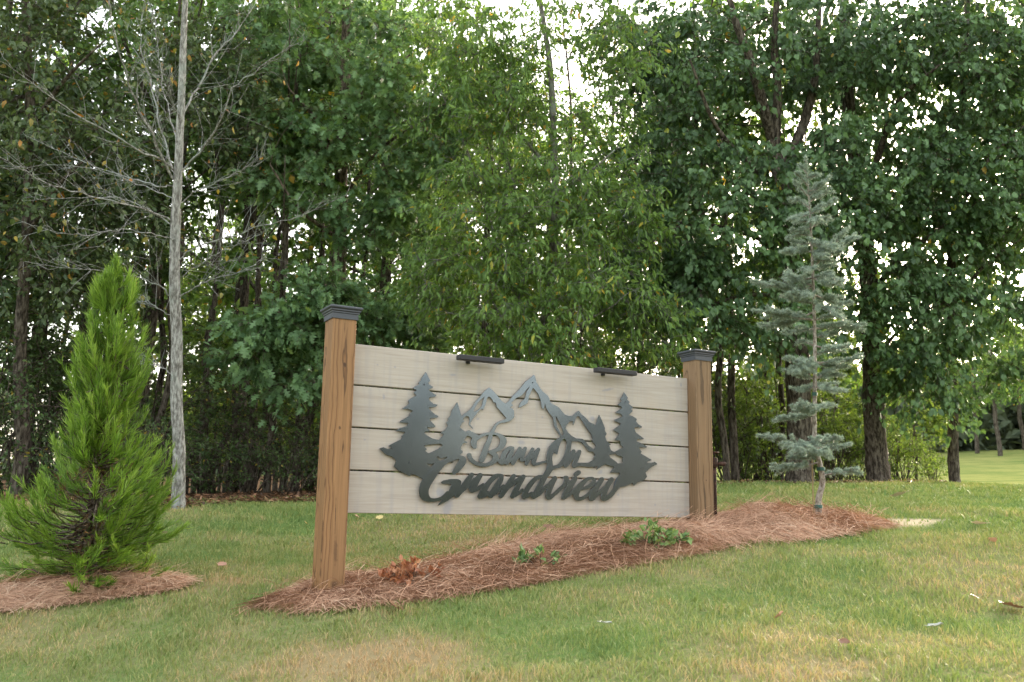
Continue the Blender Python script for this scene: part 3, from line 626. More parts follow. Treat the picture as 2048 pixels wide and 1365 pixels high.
# ------------------------------------------------------------------ foliage
def T_oval(w=0.3, fold=0.08):
    return np.array([(0, 0, 0), (0.42, w, fold), (1, 0, -0.06), (0.42, -w, fold)]), [np.array([(0, 1, 2), (0, 2, 3)])]
def T_leaf(w=0.28):
    v = np.array([(0, 0, 0), (0.3, w, 0.07), (0.68, w * 0.72, 0.05), (1, 0, -0.1), (0.68, -w * 0.72, 0.05), (0.3, -w, 0.07), (0.5, 0, 0.0)])
    return v, [np.array([(6, 1, 0), (6, 2, 1), (6, 3, 2), (6, 4, 3), (6, 5, 4), (6, 0, 5)])]
def T_oak():
    v = [(0, 0, 0), (0.5, 0, 0.02), (1, 0, -0.06)]; f = []
    for s in (1, -1):
        b = len(v); v += [(0.12, s * 0.03, 0), (0.24, s * 0.30, 0.05), (0.36, s * 0.07, 0.01), (0.56, s * 0.38, 0.05), (0.64, s * 0.08, 0.01), (0.82, s * 0.25, 0.02), (0.86, s * 0.07, 0)]
        t = [(0, b, 1), (b, b + 1, b + 2), (b, b + 2, 1), (b + 2, b + 3, b + 4), (b + 2, b + 4, 1), (b + 4, b + 5, b + 6), (b + 4, b + 6, 1), (b + 6, 2, 1)]
        f += t if s < 0 else [(q[0], q[2], q[1]) for q in t]
    return np.array(v), [np.array(f)]
TPL = {'oval': T_oval(), 'leaf': T_leaf(), 'lance': T_leaf(0.17), 'oak': T_oak(), 'broad': T_leaf(0.36)}

def frames(ax, rng, up=0.8):
    n = len(ax); r = rng.standard_normal((n, 3)) * 0.75 + np.array([0, 0, up]); r -= (r * ax).sum(1, keepdims=True) * ax
    nn = nrm(r); return np.cross(nn, ax), nn
def place(acc, tpl, P, ax, side, nn, size, tint):
    v, f = TPL[tpl]; m = len(v); n = len(P)
    V = P[:, None] + size[:, None, None] * (v[None, :, 0, None] * ax[:, None] + v[None, :, 1, None] * side[:, None] + v[None, :, 2, None] * nn[:, None])
    o = (np.arange(n) * m)[:, None, None]
    acc.add(V.reshape(-1, 3), [(ff[None] + o).reshape(-1, ff.shape[1]) for ff in f], np.repeat(tint, m))

def spray(rng, C, rad, per, twigs=6, droop=0.3, outdir=None):
    """leaves set along twigs radiating from clump centres C; returns positions, axes, twig segments"""
    n = len(C); td = rng.standard_normal((n, twigs, 3)); td[..., 2] *= 0.7
    if outdir is not None: td = td + 1.1 * outdir[:, None]
    td = nrm(td); L = rad[:, None] * rng.uniform(0.6, 1.15, (n, twigs))
    k_ = max(1, per // twigs); t = rng.uniform(0.15, 1.05, (n, twigs, k_))
    P = C[:, None, None] + td[:, :, None] * (L[:, :, None] * t)[..., None]
    P[..., 2] -= droop * 0.5 * (L[:, :, None] * t ** 2)
    P = P + rng.normal(0, 0.025, P.shape)
    ax = nrm(td[:, :, None] * 0.7 + rng.standard_normal(P.shape) * 0.6 + np.array([0, 0, -droop * 1.6]))
    E = C[:, None] + td * L[..., None]; E[..., 2] -= droop * 0.5 * L
    return P.reshape(-1, 3), ax.reshape(-1, 3), np.repeat(C[:, None], twigs, 1).reshape(-1, 3), E.reshape(-1, 3)
def twig_mesh(acc, A, B, r=0.004):
    n = len(A); d = nrm(B - A); a = nrm(np.cross(d, np.array([0.3, 0.5, 0.8]))); b = np.cross(d, a); V = []
    for e, q in ((A, r), (B, r * 0.4)):
        for th in (0, 2.09, 4.19): V.append(e + q * (math.cos(th) * a + math.sin(th) * b))
    V = np.stack(V, 1); o = (np.arange(n) * 6)[:, None]
    acc.add(V.reshape(-1, 3), np.concatenate([o + np.array(q) for q in ((0, 1, 4, 3), (1, 2, 5, 4), (2, 0, 3, 5))]))

class Skel:
    def __init__(s): s.p = []; s.r = []
    def add(s, pts, rad):
        for p_, r_ in zip(pts, np.broadcast_to(rad, (len(pts),))): s.p.append(p_); s.r.append(r_)
def limb(acc, sk, pts, r0, r1, rng, n=14, sides=8, wob=0.0):
    P = spline(pts, n); P = P + rng.normal(0, wob, P.shape) if wob else P
    R = np.linspace(1, 0, n) ** 0.8 * (r0 - r1) + r1
    tube(acc, P, R, sides, rng=rng, lump=0.05); sk.add(P, R); return P
def connect(acc, sk, C, rng, rmax=0.03, cols=None):
    """branch out to each clump centre from the nearest wood already there"""
    P = np.array(sk.p); R = np.array(sk.r)
    cap = len(P) + 3 * len(C) + 3; PP = np.zeros((cap, 3)); RR = np.zeros(cap); n = len(P); PP[:n] = P; RR[:n] = R
    d0 = np.array([np.min(((P - c) ** 2).sum(1)) for c in C]); out = np.zeros((len(C), 3))
    for i in np.argsort(d0):
        c = C[i]; dd = np.sqrt(((PP[:n] - c) ** 2).sum(1)); cost = dd + 1.3 * np.maximum(0, PP[:n, 2] - c[2] + 0.25 * dd)
        j = int(np.argmin(cost)); p0 = PP[j]; L = dd[j] + 1e-6
        mid = (p0 + c) / 2 + np.array([0, 0, 0.1 * L]) + rng.normal(0, 0.07 * L, 3)
        t = np.linspace(0, 1, 6)[:, None]; Q = (1 - t) ** 2 * p0 + 2 * t * (1 - t) * mid + t * t * c
        r0 = min(0.65 * RR[j], 0.005 + 0.011 * L, rmax); Rq = np.linspace(r0, 0.0035, 6)
        tube(acc, Q, Rq, 5, cap=False); out[i] = nrm(c - p0)
        for q_ in (2, 4, 5): PP[n] = Q[q_]; RR[n] = Rq[q_]; n += 1
    return out
def clumps(rng, ells, mind=0.28):
    out = []
    for cx, cy_, cz, rx, ry, rz, n in ells:
        u = nrm(rng.standard_normal((n * 2, 3))) * (rng.random((n * 2, 1)) ** 0.42)
        c = np.array([cx, cy_, cz]) + u * np.array([rx, ry, rz]); out.append(c[:n])
    return np.concatenate(out)

# windows of open sky between the crowns
SKY_GAPS = [(235, 90, 70, 90, .85), (150, 190, 60, 50, .5), (1060, 10, 110, 50, .7), (1130, 110, 60, 60, .6), (1150, 270, 60, 90, .5), (1010, 380, 60, 80, .35), (470, 430, 70, 70, .4), (860, 440, 50, 60, .4),
            (1990, 620, 70, 120, .5), (1790, 350, 60, 60, .15), (1830, 420, 60, 50, .2), (1580, 690, 40, 45, .6), (1230, 660, 110, 50, .4), (420, 670, 60, 70, .5), (1900, 180, 60, 50, .3)]
VIEWS = [(1530, 130, 120, 190, 13.75, .68), (683, 260, 40, 330, 13.15, .8), (1104, 330, 30, 300, 12.1, .75), (1640, 150, 50, 190, 13.75, .6), (1790, 230, 130, 60, 14.3, .5), (1745, 640, 40, 120, 14.4, .6), (1440, 200, 60, 120, 13.2, .5)]
def thin(P, rng, k_=1.0):
    u, v, z = project(P); keep = np.ones(len(P), bool)
    for cx, cy_, rx, ry, a_ in SKY_GAPS:
        keep &= ~((((u - cx) / rx) ** 2 + ((v - cy_) / ry) ** 2 < 1) & (rng.random(len(P)) < a_ * k_))
    for cx, cy_, rx, ry, zz, a_ in VIEWS:
        keep &= ~((((u - cx) / rx) ** 2 + ((v - cy_) / ry) ** 2 < 1) & (z < zz) & (rng.random(len(P)) < a_))
    return keep

def own_leaves(root, tpl, P, ax, sd_, nn, size, tint, mat, origin, n=300):
    """the leaves that show largest are parts of their own; returns mask of the rest"""
    u, v, z = project(P); z = np.where((u > 0) & (u < 2048) & (v > 0) & (v < 1100), z / size, 1e9)
    pick = np.argsort(z)[:n]; pick = pick[z[pick] < 1e8]; rest = np.ones(len(P), bool); rest[pick] = False
    vs, fs = TPL[tpl]; mm = []
    for b in range(8):
        a = Acc(); a.add(vs, [f.copy() for f in fs], (b + 0.5) / 8); mm.append(a.mesh('leaf', mat))
    for i in pick:
        o = link('leaf', mm[min(7, int(tint[i] * 8))], root)
        Mx = np.eye(4); Mx[:3, 0] = ax[i] * size[i]; Mx[:3, 1] = sd_[i] * size[i]; Mx[:3, 2] = nn[i] * size[i]; Mx[:3, 3] = P[i] - origin
        o.matrix_local = Matrix(Mx.tolist())
    return rest

def hero_tree(name, label, base, limbs, ells, seed, tpl, lsize, per, crad, mat, bark, droop=0.3, extra=None, rmax=0.03, tintp=(0.5, 0.22), twig_r=0.004, gap=1.0, own=300, thinout=1.0, tv=0.12):
    rng = np.random.default_rng(seed); base = np.array(base); root = thing(name, label, 'tree', base)
    acc = Acc(); sk = Skel()
    for pts, r0, r1 in limbs: limb(acc, sk, pts, r0, r1, rng, n=max(10, 5 * len(pts)))
    C = clumps(rng, ells); C = C[rng.random(len(C)) < thinout]; C = C[thin(C, rng, gap)]
    if extra is not None: C = np.concatenate([C, extra])
    out = connect(acc, sk, C, rng, rmax)
    P, ax, A, B = spray(rng, C, crad * rng.uniform(0.7, 1.3, len(C)), per, 6, droop, out); twig_mesh(acc, A, B, twig_r)
    acc.build('trunk', bark, root, smooth=True, origin=base)
    sd_, nn = frames(ax, rng); size = lsize * rng.uniform(0.5, 1.35, len(P))
    t = np.clip(rng.normal(*tintp, len(P)) + tv * np.repeat(rng.standard_normal(len(C)), len(P) // len(C)), 0, 0.89)
    t = np.where(rng.random(len(P)) < 0.025, rng.uniform(0.93, 1, len(P)), t)
    rest = own_leaves(root, tpl, P, ax, sd_, nn, size, t, mat, base, own) if own else np.ones(len(P), bool)
    a = Acc(); place(a, tpl, P[rest], ax[rest], sd_[rest], nn[rest], size[rest], t[rest]); o = a.build('foliage', mat, root, origin=base); o['kind'] = 'stuff'
    return root
def pl(lst, d):
    """photo polyline (px, py[, depth offset]) at forward distance d"""
    return [at(q[0], q[1], d + (q[2] if len(q) > 2 else 0)) for q in lst]
def el(px, py, d, rx, ry, rz, n):
    c = at(px, py, d); return (c[0], c[1], c[2], rx, ry, rz, n)

# ---- oak, just behind the sign
d = 13.0; b = onground(672, d)
hero_tree('oak_tree', 'lobed-leaf oak with straight brown trunk rising behind the left sign post', b,
    [([b - np.array([0, 0, .2])] + pl([(674, 800), (678, 560), (683, 340), (690, 150), (694, 0), (700, -200)], d), 0.12, 0.045),
     (pl([(684, 330), (640, 250, -.5), (580, 180, -1)], d), 0.035, 0.012), (pl([(686, 250), (740, 170, -.4), (820, 110, -.8)], d), 0.035, 0.012),
     (pl([(682, 400), (760, 300, -.5), (850, 240, -.9)], d), 0.03, 0.01), (pl([(676, 640), (610, 610, -.8), (520, 640, -1.4)], d), 0.025, 0.008), (pl([(680, 480), (600, 420, -.8), (540, 330, -1)], d), 0.03, 0.01)],
    [el(690, 130, d, 1.5, 1.4, 1.1, 95), el(620, 300, d - .6, 0.75, .8, .7, 48), el(790, 260, d - .5, 0.95, 0.9, 0.8, 66), el(720, 420, d - .4, 0.9, .9, .5, 44), el(640, 40, d, 1.3, 1.2, .7, 36), el(820, 420, d, 0.7, .8, .5, 26),
     el(560, 650, d - 1.2, 0.55, 0.5, 0.35, 40), el(500, 700, d - 1.4, .3, .4, .25, 12), el(640, 600, d - .8, 0.5, 0.5, 0.3, 26), el(600, 760, d - 1.2, .25, .3, .3, 12), el(760, 640, d - .4, 0.6, 0.5, 0.3, 24), el(850, 690, d - .2, .4, .4, .2, 10)],
    21, 'oak', 0.12, 54, 0.42, M_leaf_oak, M_bark_oak, droop=0.5, tv=.2)

# ---- drooping cherry in the middle
d = 12.0; b = onground(1058, d)
hero_tree('cherry_tree', 'slender drooping tree with narrow yellowing leaves rising behind the sign planks', b,
    [([b - np.array([0, 0, .2])] + pl([(1062, 800), (1078, 690), (1098, 590), (1110, 430), (1107, 270), (1100, 130), (1080, 0), (1070, -120)], d), 0.075, 0.02),
     (pl([(1075, 700), (1040, 600), (1005, 520), (965, 400), (930, 290), (880, 180)], d), 0.035, 0.008), (pl([(1066, 740), (1046, 580), (1036, 470), (1030, 380), (1000, 260)], d), 0.03, 0.008),
     (pl([(1112, 410), (1140, 370, -.3), (1185, 340, -.5), (1230, 300, -.6)], d), 0.028, 0.008), (pl([(1100, 590), (1160, 560, -.3), (1220, 540, -.5)], d), 0.022, 0.007),
     (pl([(1092, 330), (1050, 280), (1000, 210), (940, 90)], d), 0.022, 0.007), (pl([(1070, 690), (1140, 660, -.4), (1230, 610, -.8)], d), 0.025, 0.007), (pl([(1060, 760), (1010, 650, -.4), (960, 560, -.6)], d), 0.02, .006)],
    [el(900, 90, d, .8, .9, .7, 40), el(1050, 190, d, .8, .8, .7, 44), el(1190, 290, d, .6, .7, .8, 34), el(1230, 120, d, .6, .8, .8, 34), el(1120, 40, d, .7, .8, .5, 22), el(980, 260, d, 1.0, 1.0, 1.0, 70), el(1080, 420, d - .4, 1.0, .9, 0.8, 75), el(960, 470, d - .2, 0.9, .9, 0.8, 62), el(1220, 430, d - .3, 0.7, .7, .7, 40), el(1020, 600, d - .5, 1.1, .8, .55, 62), el(1200, 580, d - .6, 0.8, .7, 0.5, 42), el(1000, 120, d, .9, .9, .5, 26), el(1300, 640, d - .4, .5, .5, .35, 16), el(870, 560, d - .2, .5, .6, .5, 22), el(1100, 690, d - .6, .7, .5, .2, 18)],
    22, 'lance', 0.095, 48, 0.4, M_leaf_cherry, M_bark_grey, droop=0.75, tintp=(0.5, 0.25), own=300, gap=.75)

# ---- the two big maples and the slim one at the right
d = 13.6; b = onground(1598, d)
hero_tree('broadleaf_tree', 'big dark green tree with thick forked trunk directly behind the blue cedar', b,
    [([b - np.array([0, 0, .2])] + pl([(1600, 940), (1599, 850), (1592, 650), (1580, 470), (1562, 350), (1545, 280)], d), 0.22, 0.11),
     (pl([(1546, 285), (1520, 190, -.2), (1500, 120, -.4), (1470, 40, -.5), (1440, -80, -.6)], d), 0.085, 0.03), (pl([(1550, 290), (1555, 180), (1548, 80), (1560, -60)], d), 0.08, 0.03),
     (pl([(1562, 350), (1610, 240, .2), (1632, 130, .2), (1640, -40, .2)], d), 0.09, 0.03), (pl([(1570, 380), (1500, 330, -.5), (1430, 250, -1), (1380, 120, -1.3)], d), 0.05, 0.015),
     (pl([(1585, 520), (1500, 470, -.6), (1400, 450, -1), (1290, 470, -1.2)], d), 0.045, 0.01), (pl([(1590, 600), (1500, 590, -.6), (1400, 620, -1.1), (1330, 660, -1.2)], d), 0.035, 0.009)],
    [el(1450, 120, d - .4, 1.5, 1.3, 1.1, 100), el(1330, 330, d - .8, 0.9, 0.9, 0.9, 50), el(1400, 460, d - 1.0, 1.0, 0.8, 0.8, 72), el(1560, 60, d - .3, 1.1, 1.2, .9, 66), el(1380, 600, d - 1.1, 0.75, 0.6, 0.55, 44), el(1560, 470, d - 1.0, .9, .7, .6, 42), el(1500, 300, d - 1, .7, .6, .6, 22), el(1620, 330, d - .8, .8, .7, .7, 34), el(1500, 640, d - 1, .6, .5, .35, 22), el(1300, 560, d - 1, .6, .6, .6, 26), el(1290, 100, d - .4, .6, .8, .6, 26), el(1400, 160, 15.2, 1.0, .6, 1.2, 46), el(1340, 420, 15, .8, .6, .8, 30), el(1560, 560, 15.2, .9, .6, .5, 26), el(1520, 110, 15.4, 1.3, .7, 1.1, 60), el(1660, 120, 15.6, 1.0, .7, 1.1, 50), el(1480, 300, 15.2, .9, .6, .7, 30)],
    23, 'broad', 0.09, 84, 0.6, M_leaf_maple, M_bark, droop=0.95, thinout=.68, tv=.24, rmax=0.04)
d = 14.4; b = onground(1755, d)
hero_tree('broadleaf_tree', 'big dark green tree with flared straight trunk to the right of the blue cedar', b,
    [([b - np.array([0, 0, .2])] + pl([(1755, 930), (1748, 840), (1745, 700), (1735, 540), (1720, 400), (1700, 240), (1690, 60), (1690, -150)], d), 0.2, 0.05),
     (pl([(1725, 430), (1760, 300, -.4), (1800, 200, -.7), (1880, 130, -1)], d), 0.06, 0.015), (pl([(1740, 590), (1800, 520, -.4), (1870, 465, -.7), (1960, 400, -1)], d), 0.05, 0.012), (pl([(1745, 700), (1700, 640, -.6), (1660, 600, -1)], d), 0.04, 0.01), (pl([(1746, 720), (1820, 640, -.5), (1900, 600, -.8)], d), 0.035, 0.01)],
    [el(1720, 140, d - .6, 1.2, 1.1, 1.1, 72), el(1850, 90, d - .5, 1.2, 1.1, 1.0, 72), el(1770, 430, d - .8, 1.1, .9, .8, 70), el(1700, 600, d - .9, .8, .7, .5, 42), el(1830, 600, d - .8, .9, .7, .5, 48), el(1880, 320, d - .8, .9, .9, .8, 52), el(1780, 720, d - .6, .8, .6, .35, 26), el(1720, 300, d - .8, .7, .6, .7, 26), el(1800, 300, 16, 1.1, .7, 1.0, 56), el(1840, 460, 16, 1.0, .7, .7, 40), el(1720, 120, 16, 1.0, .7, .9, 34)],
    24, 'broad', 0.09, 84, 0.6, M_leaf_maple, M_bark, droop=0.95, thinout=.68, tv=.24, rmax=0.04)
d = 14.5; b = onground(1908, d)
hero_tree('broadleaf_tree', 'slim dark straight trunk under a wide crown at the lawn\'s far right', b,
    [([b - np.array([0, 0, .2])] + pl([(1907, 930), (1905, 800), (1900, 650), (1905, 480), (1920, 300), (1930, 100), (1940, -100)], d), 0.088, 0.04),
     (pl([(1903, 620), (1960, 540, -.4), (2040, 480, -.8)], d), 0.04, 0.01), (pl([(1908, 440), (1970, 330, -.5), (2050, 250, -.9)], d), 0.04, 0.01), (pl([(1900, 700), (1860, 640, -.4), (1800, 640, -.8)], d), 0.03, .008)],
    [el(1980, 140, d - .4, 1.2, 1.1, 1.2, 100), el(1990, 400, d - .6, 1.0, 1.0, .8, 64), el(1960, 590, d - .6, .9, .8, .5, 40), el(2090, 280, d - .4, .9, 1, 1.2, 60), el(1890, 690, d - .4, .6, .6, .4, 24), el(2030, 720, d - .3, .7, .7, .4, 22), el(1850, 780, d - .4, .5, .5, .3, 14), el(2020, 580, d, .8, .8, .5, 26), el(1940, 480, d - .3, .8, .8, .4, 24), el(1930, 290, 16.2, 1.1, .7, 1.2, 60), el(2020, 470, 16.4, 1.0, .7, .9, 46), el(1950, 80, 16, 1.2, .7, .9, 46), el(1850, 580, 16.2, .9, .7, .5, 26)],
    25, 'broad', 0.09, 84, 0.6, M_leaf_maple, M_bark, droop=0.95, thinout=.68, tv=.24, own=0)

# ---- pale-barked, nearly bare tree at the left
def bare_tree():
    rng = np.random.default_rng(31); d = 9.0; b = hit(356, 1017); d = (b - CP) @ Fv
    root = thing('sparse_tree', 'pale grey-barked tree almost bare of leaves at the left edge of the lawn', 'tree', b)
    acc = Acc(); sk = Skel()
    trunk = spline([b - np.array([0, 0, .15])] + pl([(357, 985), (358, 900), (353, 800), (354, 680), (349, 560), (352, 430), (357, 330), (363, 190), (369, 30), (376, -150), (380, -300)], d), 60)
    R = np.interp(np.linspace(0, 1, 60), [0, 0.05, .12, 0.5, 0.75, 1], [0.10, 0.07, 0.06, 0.048, 0.033, 0.012]); tube(acc, trunk, R, 14, rng=rng, lump=0.03); 
    BR = [([(352, 362), (344, 350, -.05), (302, 270, -.3), (268, 195, -.5), (242, 120, -.7), (222, 30, -.8), (205, -40, -.9)], .022),
          ([(352, 350), (338, 318, .1), (320, 250, .3), (302, 165, .5), (282, 100, .7), (286, 20, .8)], .019),
          ([(351, 345), (332, 325, -.1), (272, 297, -.4), (222, 268, -.6), (150, 226, -.9), (80, 180, -1.1), (10, 122, -1.3)], .02),
          ([(347, 374), (310, 369, -.1), (260, 356, .3), (200, 336, .5), (130, 306, .7), (50, 272, .9)], .014),
          ([(350, 442), (320, 430, -.1), (260, 411, -.5), (190, 396, -.8), (120, 376, -1), (60, 350, -1.2), (0, 316, -1.4)], .017),
          ([(349, 455), (300, 420, .2), (240, 398, .5), (170, 396, .7), (60, 400, .9)], .011),
          ([(357, 347), (380, 326), (410, 292, -.2), (442, 240, -.4), (462, 178, -.5), (505, 146, -.7), (560, 106, -.8), (612, 80, -1)], .019),
          ([(364, 236), (376, 208, .1), (402, 165, .3), (432, 110, .5), (460, 78, .6), (492, 38, .7), (522, -15, .8)], .02),
          ([(360, 416), (386, 386, -.1), (422, 371, -.3), (480, 342, -.5), (522, 324, -.6)], .012),
          ([(356, 522), (390, 497, -.1), (440, 480, -.3), (500, 462, -.4), (560, 442, -.6), (622, 425, -.7), (692, 390, -.8)], .013),
          ([(354, 560), (400, 530, .1), (450, 500, .3), (520, 470, .5)], .008),
          ([(352, 602), (392, 574, -.1), (432, 556, -.3), (472, 545, -.4), (530, 520, -.5)], .011),
          ([(350, 602), (322, 575, -.1), (290, 559, -.3), (232, 546, -.5), (170, 540, -.7), (62, 526, -.9)], .013),
          ([(350, 640), (310, 612, .1), (272, 600, .3), (215, 590, .5)], .008), ([(352, 752), (322, 735, .1), (290, 726, .2), (255, 730, .3)], .010),
          ([(360, 300), (345, 250, .2), (330, 190, .4), (318, 120, .5), (310, 40, .6)], .012), ([(362, 240), (340, 190, -.3), (330, 150, -.5)], .008),
          ([(353, 480), (310, 470, -.3), (240, 462, -.7), (160, 470, -1), (80, 460, -1.2)], .010), ([(357, 400), (300, 380, .4), (210, 345, .7), (120, 330, 1), (20, 340, 1.2)], .010)]
    tw = []; tips = []
    for pts, r0 in BR:
        P = spline(pl([(q[0], q[1], (q[2] if len(q) > 2 else 0) * 1.0) for q in pts], d), 22); P[1:] += rng.normal(0, 0.008, (21, 3))
        tube(acc, P, np.linspace(r0 * .62, 0.0022, 22), 6, cap=False)
        for i in range(4, 22):
            for _ in range(2 if rng.random() < .55 else 1):
                dirn = nrm(P[min(i + 1, 21)] - P[i - 1]); out = nrm(dirn + rng.normal(0, 0.55, 3) + np.array([0, 0, 0.25])); L = rng.uniform(0.15, 0.65) * (1.15 - i / 30)
                Q = np.stack([P[i], P[i] + out * L * .5 + rng.normal(0, .02, 3), P[i] + out * L + rng.normal(0, .05, 3)]); tube(acc, spline(Q, 5), np.linspace(0.0024, 0.0010, 5), 4, cap=False, tint=0.4); tips.append(Q[2]); tips.append(Q[1])
                if rng.random() < .7:
                    o2 = nrm(out + rng.normal(0, .5, 3)); tube(acc, np.stack([Q[1], Q[1] + o2 * L * .3, Q[1] + o2 * L * .55]), [0.0024, 0.0016, 0.001], 3, cap=False); tips.append(Q[1] + o2 * L * .5)
    acc.build('trunk', M_bark_white, root, smooth=True, origin=b)
    tips = np.array(tips); sel = rng.choice(len(tips), 300, replace=False); P = tips[sel] + rng.normal(0, 0.015, (300, 3))
    ax = nrm(rng.standard_normal((300, 3)) * .5 + np.array([0, 0, -1.0])); sd_, nn = frames(ax, rng, 0.2)
    own_leaves(root, 'leaf', P, ax, sd_, nn, rng.uniform(0.04, 0.08, 300), np.clip(rng.beta(1.0, 1.7, 300), 0, .999), M_leaf_sparse, b, 300)
bare_tree()

# ---- the wood behind: a few kinds, copied with their parts
def proto(seed, h, r, ells, mat, tpl='oval', lsize=0.13, per=60, crad=0.55, lean=0.03, bark=M_bark, droop=.35, limbs=5):
    rng = np.random.default_rng(seed); acc = Acc(); sk = Skel()
    z = np.linspace(-0.3, h, 12); P = np.stack([np.cumsum(rng.normal(0, lean, 12)), np.cumsum(rng.normal(0, lean, 12)), z], -1); P[:2, :2] = 0
    limb(acc, sk, P, r, r * 0.2, rng, n=24, sides=8)
    for _ in range(limbs):
        i = rng.integers(4, 10); a_ = rng.uniform(0, 6.28); L = rng.uniform(0.8, 1.8); dd = np.array([math.cos(a_), math.sin(a_), rng.uniform(.4, 1.1)])
        limb(acc, sk, [P[i], P[i] + dd * L * .5, P[i] + dd * L + np.array([0, 0, .2])], r * .35, r * .1, rng, n=8, sides=6)
    C = clumps(rng, ells); out = connect(acc, sk, C, rng, 0.03)
    Pp, ax, A, B = spray(rng, C, crad * rng.uniform(.7, 1.3, len(C)), per, 6, droop, out); twig_mesh(acc, A, B, 0.005)
    sd_, nn = frames(ax, rng); a = Acc(); t = np.clip(rng.normal(.5, .22, len(Pp)) + 0.15 * np.repeat(rng.standard_normal(len(C)), len(Pp) // len(C)), 0, .91); t = np.where(rng.random(len(Pp)) < .02, 1.0, t)
    place(a, tpl, Pp, ax, sd_, nn, lsize * rng.uniform(.7, 1.25, len(Pp)), t)
    return acc.mesh('trunk', bark, True), a.mesh('foliage', mat)
PR = {
 'tall': proto(101, 10, .13, [(0, 0, 7.2, 1.6, 1.6, 2.6, 56), (0, 0, 4.6, 1.2, 1.2, 1.0, 10)], M_leaf_wood),
 'full': proto(102, 9, .11, [(0, 0, 5.5, 1.7, 1.7, 3.0, 74), (0.4, 0, 2.6, 1.2, 1.2, .8, 10)], M_leaf_wood),
 'dark': proto(103, 9, .12, [(0, 0, 5.2, 1.8, 1.8, 3.2, 90), (-.3, .2, 2.4, 1.3, 1.3, .9, 20)], M_leaf_dark, per=66),
 'thin': proto(104, 8, .055, [(0, 0, 5.2, 1.0, 1.0, 2.2, 30), (0, 0, 2.8, .8, .8, .8, 7)], M_leaf_wood, lean=.06, crad=.45),
 'stem': proto(107, 9, .06, [(0, 0, 7.0, 1.1, 1.1, 1.6, 34)], M_leaf_wood, lsize=.1, per=48, lean=.09, limbs=3),
 'airy': proto(106, 11.5, .06, [(0, 0, 7.5, 1.9, 1.9, 3.6, 95), (0, 0, 3.4, 1.5, 1.5, 1.2, 16)], M_leaf_wood, tpl='oval', lsize=.085, per=48, crad=.55, lean=.07),
 'yellow': proto(105, 6, .05, [(0, 0, 3.2, 1.3, 1.3, 1.8, 70), (0, 0, 1.5, 1.1, 1.1, .7, 24)], M_leaf_yel, lsize=.11, crad=.4),
}
def plant_tree(kind, px, depth, sc, rz, label, group='woodland trees behind the sign', name='woodland_tree'):
    b = onground(px, depth); r = thing(name, label, 'tree', b, rz, group); r.scale = (sc, sc, sc)
    for nm, me in zip(('trunk', 'foliage'), PR[kind]):
        o = link(nm, me, r)
        if nm == 'foliage': o['kind'] = 'stuff'
rng0 = random.Random(4)
WHERE = [(-20, 'at the far left edge of the wood'), (110, 'left of the green conifer'), (300, 'behind the green conifer'), (352, 'just left of the pale bare tree'), (460, 'just right of the pale bare tree'), (560, 'between pale tree and left post'), (700, 'behind the left sign post'), (860, 'above the left planks'),
         (1000, 'above the left light bar'), (1110, 'above the sign\'s highest peak'), (1280, 'above the right light bar'), (1420, 'behind the right sign post'), (1500, 'just right of the right sign post'), (1590, 'left of the cedar trunk'), (1720, 'behind the blue cedar'), (1870, 'right of the flared big trunk'), (9999, 'at the far right edge')]
_used = {}
def unique(lb, px, sc):
    if lb not in _used: _used[lb] = [(px, sc)]; return lb
    p0, s0 = _used[lb][0]; w = [('larger ' if sc > s0 else 'smaller ') , 'leftmost ' if px < min(q[0] for q in _used[lb]) else 'rightmost ', 'midmost '][min(2, len(_used[lb]) - 1)]
    _used[lb].append((px, sc)); return w + lb
def where(px, dep):
    w = next(t for m, t in WHERE if px < m)
    return ('foremost, ' if dep < 13.6 else 'a little back, ' if dep < 17.5 else 'well back, ' if dep < 23.5 else 'far back, ') + w
LBL = {'tall': 'tall brown-trunked woodland tree', 'airy': 'tall thin tree with airy leaves', 'stem': 'slim dark stem with high leaves', 'full': 'leafy green woodland tree', 'dark': 'dense dark shaded tree', 'thin': 'thin young tree stem', 'yellow': 'low yellow-green sunlit tree'}
